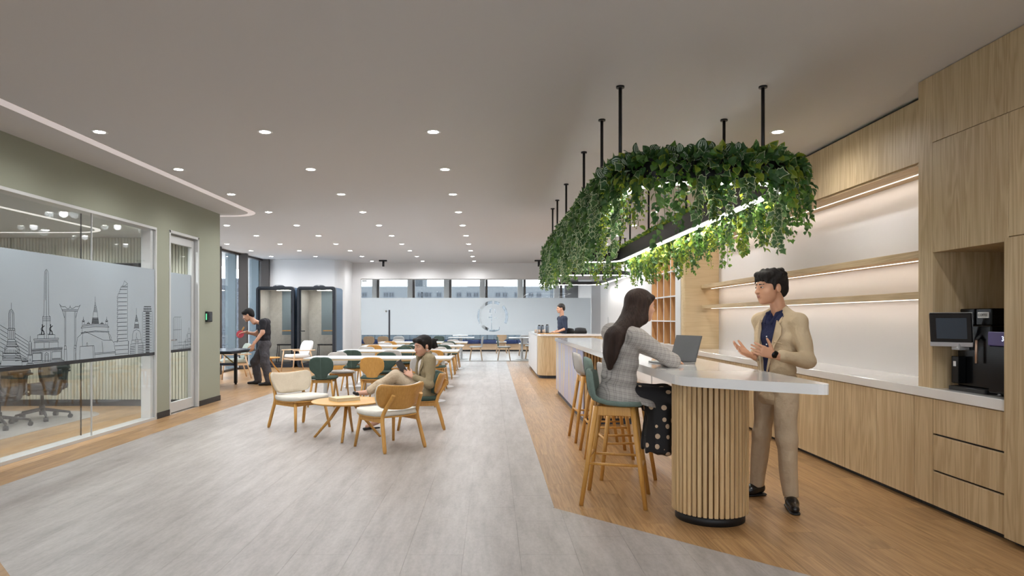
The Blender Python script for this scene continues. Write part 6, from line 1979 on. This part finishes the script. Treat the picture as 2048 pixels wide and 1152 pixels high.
# ------------------------------------------------------------------ woman with a tablet in the lounge chair
def lounge_woman():
    skin = skin_mat('skin_fair', 208,160,136)
    th = math.radians(208); F0 = (math.cos(th), math.sin(th), 0)
    pel = V3(-.855,8.60,.50); neck = V3(-.800,8.60,.915)
    T = Fr(pel, F0, neck-pel)
    H = Fr((-.885,8.565,1.045), (-.78,-.60,-.16), (0,0,1), 1.10)
    hp, hc = head_parts(H, neck+V3(0,0,-.03), True)
    head = solid(hp, .005, hc)
    shR = T.p(.155,.0,.385); shL = T.p(-.155,.0,.385)
    elL = V3(-.775,8.375,.575); wrL = V3(-1.01,8.46,.665)
    elR = V3(-.86,8.84,.60); wrR = V3(-1.13,8.72,.655)
    core = solid([(s_cap(pel, T.p(0,-.01,.30), .06), 0), (s_cap(T.p(0,-.01,.30), neck, .04), .05), (s_cap(shR,elR,.03,.026),.03), (s_cap(elR,wrR,.026,.02),.03), (s_cap(shL,elL,.03,.026),.03), (s_cap(elL,wrL,.026,.02),.03)], .012)
    hL = solid(hand_parts(wrL, (-.75,.25,.55), (-.3,.9,-.2), (-.4,.2,.9), .75, .95), .004)
    hR = solid(hand_parts(wrR, (-.55,-.45,.55), (.3,-.8,.1), (-.4,.0,.9), .75, .95), .004)
    # crossed legs: left over right
    kT = V3(-1.225,8.55,.665); aT = V3(-1.585,8.50,.455); kB = V3(-1.255,8.66,.50); aB = V3(-1.440,8.42,.10)
    feet = solid([(s_cap(pel,kT,.05,.045),0), (s_cap(kT,aT,.045,.034),.01), (s_cap(pel,kB,.05,.045),.01), (s_cap(kB,aB,.045,.034),.01), (s_cap(aT, aT+V3(-.13,-.02,-.005), .034, .024), 0), (s_cap(aB, aB+V3(-.12,-.03,-.055), .034, .026), 0), (s_cap(aT+V3(.09,.01,.05), aT, .036, .034), .01), (s_cap(aB+V3(.01,.02,.09), aB, .036,.034), .01)], .006)
    p = person_obj('person', 'woman in an olive blazer reading a tablet in the lounge chair', (-.86,8.60,.42), [head, core, hL, hR, feet], skin)
    face_details(p, H, (158,74,70))
    jm = cloth('olive_blazer', (150,136,108), .85, .25, 14)
    secs = [(-.07,.175,.135,.0),(.02,.165,.122,.0),(.12,.152,.108,.0),(.22,.156,.108,.0),(.31,.158,.102,.0),(.365,.145,.085,-.004)]
    parts = torso_secs(T, secs, .08, .055)
    parts += [(s_cap(T.p(.05,0,.41), shR, .05, .064), .05), (s_cap(T.p(-.05,0,.41), shL, .05, .064), .05),
              (s_cap(shR, elR, .064, .052), .03), (s_cap(elR, wrR+V3(.06,.02,-.01), .052, .042), .02), (s_cap(shL, elL, .066, .056), .03), (s_cap(elL, wrL+V3(.05,-.02,-.015), .056, .042), .02),
              (s_cap(T.p(-.10,.03,-.06), T.p(-.10,.12,-.13), .10, .06), .05)]
    garment(p, 'blazer', [solid(parts, .009, [(wedge(T, .0, .42, .020, .085, .03), .006)], warp=wobble(.0035, 30, 6))], jm, 'olive blazer')
    lapel_plates(p, T, jm, .86, .012)
    garment(p, 'collar', [solid([(s_cap(T.p(-.066,.055,.405), T.p(-.050,-.02,.445), .018, .019), 0), (s_cap(T.p(-.050,-.02,.445), T.p(0,-.058,.460), .019, .020), .02), (s_cap(T.p(.066,.055,.405), T.p(.050,-.02,.445), .018, .019), .02), (s_cap(T.p(.050,-.02,.445), T.p(0,-.058,.460), .019, .020), .02)], .007)], jm)
    garment(p, 'blouse', [solid(torso_secs(T, [(z, w-.018, d-.013, fo) for z, w, d, fo in secs[:-1]], .08, .055), .009, [(s_ell(T.p(0,.10,.42), (.045,.06,.09), T.ax()), .006)])], cloth('white_blouse', (220,214,208), .8, .15, 30), 'white blouse')
    for i in range(3): garment(p, 'cuff_button', [solid([(s_ell(wrL+V3(.075+.025*i,-.054,-.030-.004*i), (.007,.006,.007)), 0)], .003, pad=.006)], MT['white_metal'])
    pm = cloth('khaki_trousers', (196,178,154), .8, .25, 16)
    hipR = T.p(.08,.02,-.02); hipL = T.p(-.08,.02,-.02)
    tr = [(s_ell(T.p(0,.0,-.02), (.165,.13,.11), T.ax()), 0), (s_cap(hipL, kT, .100, .074), .05), (s_cap(kT, aT+V3(.05,0,.03), .076, .056), .03), (s_cap(hipR, kB, .098, .074), .05), (s_cap(kB, aB+V3(0,.02,.07), .074, .066), .03)]
    garment(p, 'trousers', [solid(tr, .010, warp=wobble(.005, 28, 12))], pm, 'khaki trousers')
    bs = mat_plain('black_shoe', srgb(24,22,22), .3)
    garment(p, 'shoe', [solid([(s_cap(aT+V3(-.11,-.02,-.01), aT+V3(-.155,-.02,-.0), .028, .020), 0)], .005)], bs)
    garment(p, 'shoe', [solid([(s_cap(aB+V3(.02,.0,-.075), aB+V3(-.15,-.035,-.085), .020, .022, (0,0,1), .6), 0), (s_cap(aB+V3(-.08,-.02,-.07), aB+V3(-.15,-.035,-.08), .033, .022, (0,0,1), .6), .02)], .005)], bs)
    hs = [(h_ell(H, H.p(0,-.020,.044), (.082,.104,.084), H.ax()), 0), (h_ell(H, H.p(0,-.072,-.01), (.060,.045,.06), H.ax()), .03), (h_cap(H, H.p(-.05,.066,.074), H.p(.05,.066,.074), .026, .026), .02), (h_cap(H, H.p(-.070,.03,.05), H.p(-.075,.02,-.02), .020, .010), .02), (h_cap(H, H.p(.070,.03,.05), H.p(.075,.02,-.02), .020, .010), .02),
          (h_ell(H, H.p(0,-.150,.0), (.038,.042,.062), H.ax()), .01), (h_cap(H, H.p(0,-.16,-.02), H.p(0,-.20,-.05), .035, .010), .02), (h_cap(H, H.p(0,-.16,.03), H.p(0,-.225,.035), .02, .004), .015)]
    hcut = [(h_ell(H, H.p(0,.080,-.035), (.066,.058,.085), H.ax()), .01), (h_ell(H, H.p(.086,-.008,-.014), (.02,.024,.032), H.ax()), .006), (h_ell(H, H.p(-.086,-.008,-.014), (.02,.024,.032), H.ax()), .006)]
    garment(p, 'hair', [solid(hs, .0055, hcut, warp=wobble(.0018, 90, 7))], hair_mat('tied_black_hair', srgb(28,24,24), (40,90,90)))
    garment(p, 'earring', [solid([(h_ell(H, H.p(-.080,-.004,-.045), (.009,.009,.009)), 0)], .003, pad=.006)], MT['white_metal'])
    t = thing('tablet', 'dark grey tablet held by the woman in the lounge chair', 'tablet', (-1.135,8.555,.745))
    q = Fr((0,0,0), (.69,.57,.40), (-.5,0,.86))
    M = Matrix(((q.r[0],q.f[0],q.u[0],0),(q.r[1],q.f[1],q.u[1],0),(q.r[2],q.f[2],q.u[2],0),(0,0,0,1)))
    c = bx('case', mat_plain('tablet_case', srgb(58,58,60), .5), (-.088,.088,-.005,.004,-.125,.125), t, .004); c.matrix_local = M
    s_ = bx('screen', MT['dark_glass'], (-.08,.08,.004,.005,-.115,.115), c)
    MB().rod((.065,-.007,.105),(.065,-.005,.105),.006).build('camera_lens', MT['black_gloss'], c)
lounge_woman()

# ------------------------------------------------------------------ man in a black shirt leaning at the tennis table
def tennis_man():
    skin = skin_mat('skin_tan', 200,152,126)
    th = math.radians(186); F0 = (math.cos(th), math.sin(th), 0)
    pel = V3(-4.755,14.05,.88); neck = V3(-4.965,14.02,1.345)
    T = Fr(pel, F0, neck-pel)
    H = Fr((-5.085,14.0,1.460), (-.93,-.10,-.32), (0,0,1), 1.08)
    hp, hc = head_parts(H, neck+V3(0,0,-.03), False)
    head = solid(hp, .006, hc)
    shR = T.p(.185,0,.43); shL = T.p(-.185,0,.43)
    elL = V3(-4.715,13.80,1.105); wrL = V3(-4.875,13.72,.86); elR = V3(-5.02,14.26,1.06); wrR = V3(-5.20,14.12,1.10)
    core = solid([(s_cap(pel, T.p(0,-.01,.36), .06), 0), (s_cap(T.p(0,-.01,.36), neck, .04), .05), (s_cap(shR,elR,.048,.040),.03), (s_cap(elR,wrR,.040,.027),.03), (s_cap(shL,elL,.048,.042),.03), (s_cap(elL,wrL,.042,.028),.03)], .011)
    hL = solid(hand_parts(wrL, (-.25,-.05,-1), (-.6,.6,0), (-.8,-.3,0), .45), .005)
    hR = solid(hand_parts(wrR, (-.8,-.1,-.3), (.1,-.3,-.8), (-.1,-.9,.2), .9), .005)
    p = person_obj('person', 'man in a black shirt and cargo trousers bending over the table tennis table', (-4.85,14.0,0), [head, core, hL, hR], skin)
    face_details(p, H)
    sh = torso_secs(T, [(-.02,.170,.115,0),(.10,.165,.112,0),(.22,.175,.118,0),(.33,.182,.118,0),(.41,.165,.10,0)], .09, .06)
    sh += [(s_cap(T.p(.06,0,.46), shR, .05, .07), .05), (s_cap(T.p(-.06,0,.46), shL, .05, .07), .05), (s_cap(shL, shL*.42+elL*.58, .072, .066), .03), (s_cap(shR, shR*.42+elR*.58, .072, .066), .03)]
    garment(p, 'shirt', [solid(sh, .010, warp=wobble(.004, 26, 2))], cloth('black_shirt', (38,37,42), .9, .2, 20), 'black short sleeved shirt')
    garment(p, 'undershirt', [solid([(s_ell(T.p(0,.042,.46), (.05,.05,.035), T.ax()), 0)], .007)], MT['fab_white'])
    kL = V3(-4.70,13.90,.47); aL = V3(-4.615,13.93,.09); kR = V3(-5.00,14.16,.47); aR = V3(-4.94,14.20,.09)
    tr = [(s_ell(T.p(0,0,-.03), (.165,.125,.13), T.ax()), 0), (s_cap(T.p(.085,0,-.04), kR, .105, .088), .05), (s_cap(kR, aR, .090, .076), .03), (s_cap(T.p(-.085,0,-.04), kL, .105, .090), .05), (s_cap(kL, aL, .092, .078), .03), (s_ell(kL*.8+pel*.2+V3(.03,-.085,.04), (.075,.03,.085)), .015)]
    garment(p, 'trousers', [solid(tr, .010, [(lambda P: P[...,2]-.06, 0)], warp=wobble(.006, 30, 5))], cloth('charcoal_cargo', (74,72,76), .85, .3, 18), 'charcoal cargo trousers')
    ss = []
    for a in (aL, aR):
        a0 = V3(a[0],a[1],0); ss.append(solid([(s_cap(a0+V3(.02,0,.045), a0+V3(-.06,-.01,.045), .044, .044), 0), (s_cap(a0+V3(-.05,-.01,.04), a0+V3(-.19,-.03,.03), .044, .034, (0,0,1), .8), .02)], .006, [(lambda P: P[...,2]-.004, 0)]))
    for q_ in ss: garment(p, 'shoe', [q_], mat_plain('black_trainers', srgb(28,27,28), .5))
    hs = [(h_ell(H, H.p(0,-.020,.046), (.084,.106,.086), H.ax()), 0), (h_ell(H, H.p(0,-.075,-.01), (.066,.045,.062), H.ax()), .03), (h_cap(H, H.p(-.05,.070,.066), H.p(.05,.070,.066), .026, .026), .03)]
    hcut = [(h_ell(H, H.p(0,.082,-.038), (.070,.060,.085), H.ax()), .01), (h_ell(H, H.p(.086,-.005,-.012), (.022,.026,.036), H.ax()), .006), (h_ell(H, H.p(-.086,-.005,-.012), (.022,.026,.036), H.ax()), .006)]
    garment(p, 'hair', [solid(hs, .0065, hcut)], hair_mat('short_black_hair', srgb(26,24,25), (60,60,60)))
    t = thing('tennis_bat', 'red table tennis bat in the hand of the man in black', 'bat', (-5.275,14.08,1.07))
    q = Fr((0,0,0), (.1,-.95,.2), (-.4,0,-.9))
    M = Matrix(((q.r[0],q.f[0],q.u[0],0),(q.r[1],q.f[1],q.u[1],0),(q.r[2],q.f[2],q.u[2],0),(0,0,0,1)))
    b = MB().prism([(.078*math.cos(a),.01+.082*math.sin(a)) for a in [i*2*PI/24 for i in range(24)]], -.006, .006, 'y').build('blade', mat_plain('red_rubber', srgb(190,70,84), .6), t); b.matrix_local = M
    h = MB().box(-.013,.013,-.011,.011,-.16,-.07,.004).build('grip', MT['honey'], t); h.matrix_local = M
tennis_man()

# ------------------------------------------------------------------ man behind the service counter
def counter_man():
    skin = skin_mat('skin_mid', 196,148,122)
    th = math.radians(195); F0 = (math.cos(th), math.sin(th), 0)
    pel = V3(1.80,17.2,.95); neck = V3(1.79,17.2,1.475)
    T = Fr(pel, F0, neck-pel)
    H = Fr((1.755,17.19,1.645), (-.95,-.2,-.08))
    hp, hc = head_parts(H, neck+V3(0,0,-.03), False)
    shR = T.p(.185,0,.43); shL = T.p(-.185,0,.43)
    elL = V3(1.86,16.98,1.13); wrL = V3(1.66,16.88,1.06); elR = V3(1.84,17.42,1.13); wrR = V3(1.64,17.30,1.06)
    sets = [solid(hp, .007, hc), solid([(s_cap(pel, T.p(0,-.01,.36), .06), 0), (s_cap(T.p(0,-.01,.36), neck, .04), .05), (s_cap(shR,elR,.045,.038),.03), (s_cap(elR,wrR,.038,.026),.03), (s_cap(shL,elL,.045,.038),.03), (s_cap(elL,wrL,.038,.026),.03)], .012),
            solid(hand_parts(wrL, (-.9,.1,-.2), (0,0,-1), (0,1,0), .4), .006), solid(hand_parts(wrR, (-.9,-.1,-.2), (0,0,-1), (0,-1,0), .4), .006)]
    p = person_obj('person', 'dark haired man in a navy shirt standing behind the service counter', (1.8,17.2,0), sets, skin)
    face_details(p, H)
    sh = torso_secs(T, [(-.04,.165,.112,0),(.10,.162,.112,0),(.22,.172,.115,0),(.33,.180,.115,0),(.41,.165,.098,0)], .09, .06)
    sh += [(s_cap(T.p(.06,0,.46), shR, .05, .066), .05), (s_cap(T.p(-.06,0,.46), shL, .05, .066), .05), (s_cap(shL, elL, .064, .055), .03), (s_cap(shR, elR, .064, .055), .03)]
    garment(p, 'shirt', [solid(sh, .011)], cloth('navy_shirt', (50,58,76), .9, .2, 20), 'navy shirt')
    kL = V3(1.80,17.10,.5); aL = V3(1.80,17.10,.08); kR = V3(1.80,17.30,.5); aR = V3(1.80,17.30,.08)
    garment(p, 'trousers', [solid([(s_ell(T.p(0,0,-.03), (.155,.112,.12), T.ax()), 0), (s_cap(T.p(.085,0,-.03), kR, .09, .07), .05), (s_cap(kR,aR,.07,.06), .03), (s_cap(T.p(-.085,0,-.03), kL, .09, .07), .05), (s_cap(kL,aL,.07,.06), .03)], .013, [(lambda P: P[...,2]-.06, 0)])], cloth('grey_trousers', (70,72,78), .85))
    for a in (aL,aR): garment(p, 'shoe', [solid([(s_cap(V3(a[0]+.02,a[1],.045), V3(a[0]-.17,a[1]-.02,.035), .044, .034), 0)], .009, [(lambda P: P[...,2]-.004, 0)])], MT['black'])
    garment(p, 'hair', [solid([(h_ell(H, H.p(0,-.020,.046), (.082,.104,.084), H.ax()), 0), (h_ell(H, H.p(0,-.075,-.01), (.064,.045,.062), H.ax()), .03)], .008, [(h_ell(H, H.p(0,.080,-.03), (.070,.060,.085), H.ax()), .01)])], HAIRM)
counter_man()
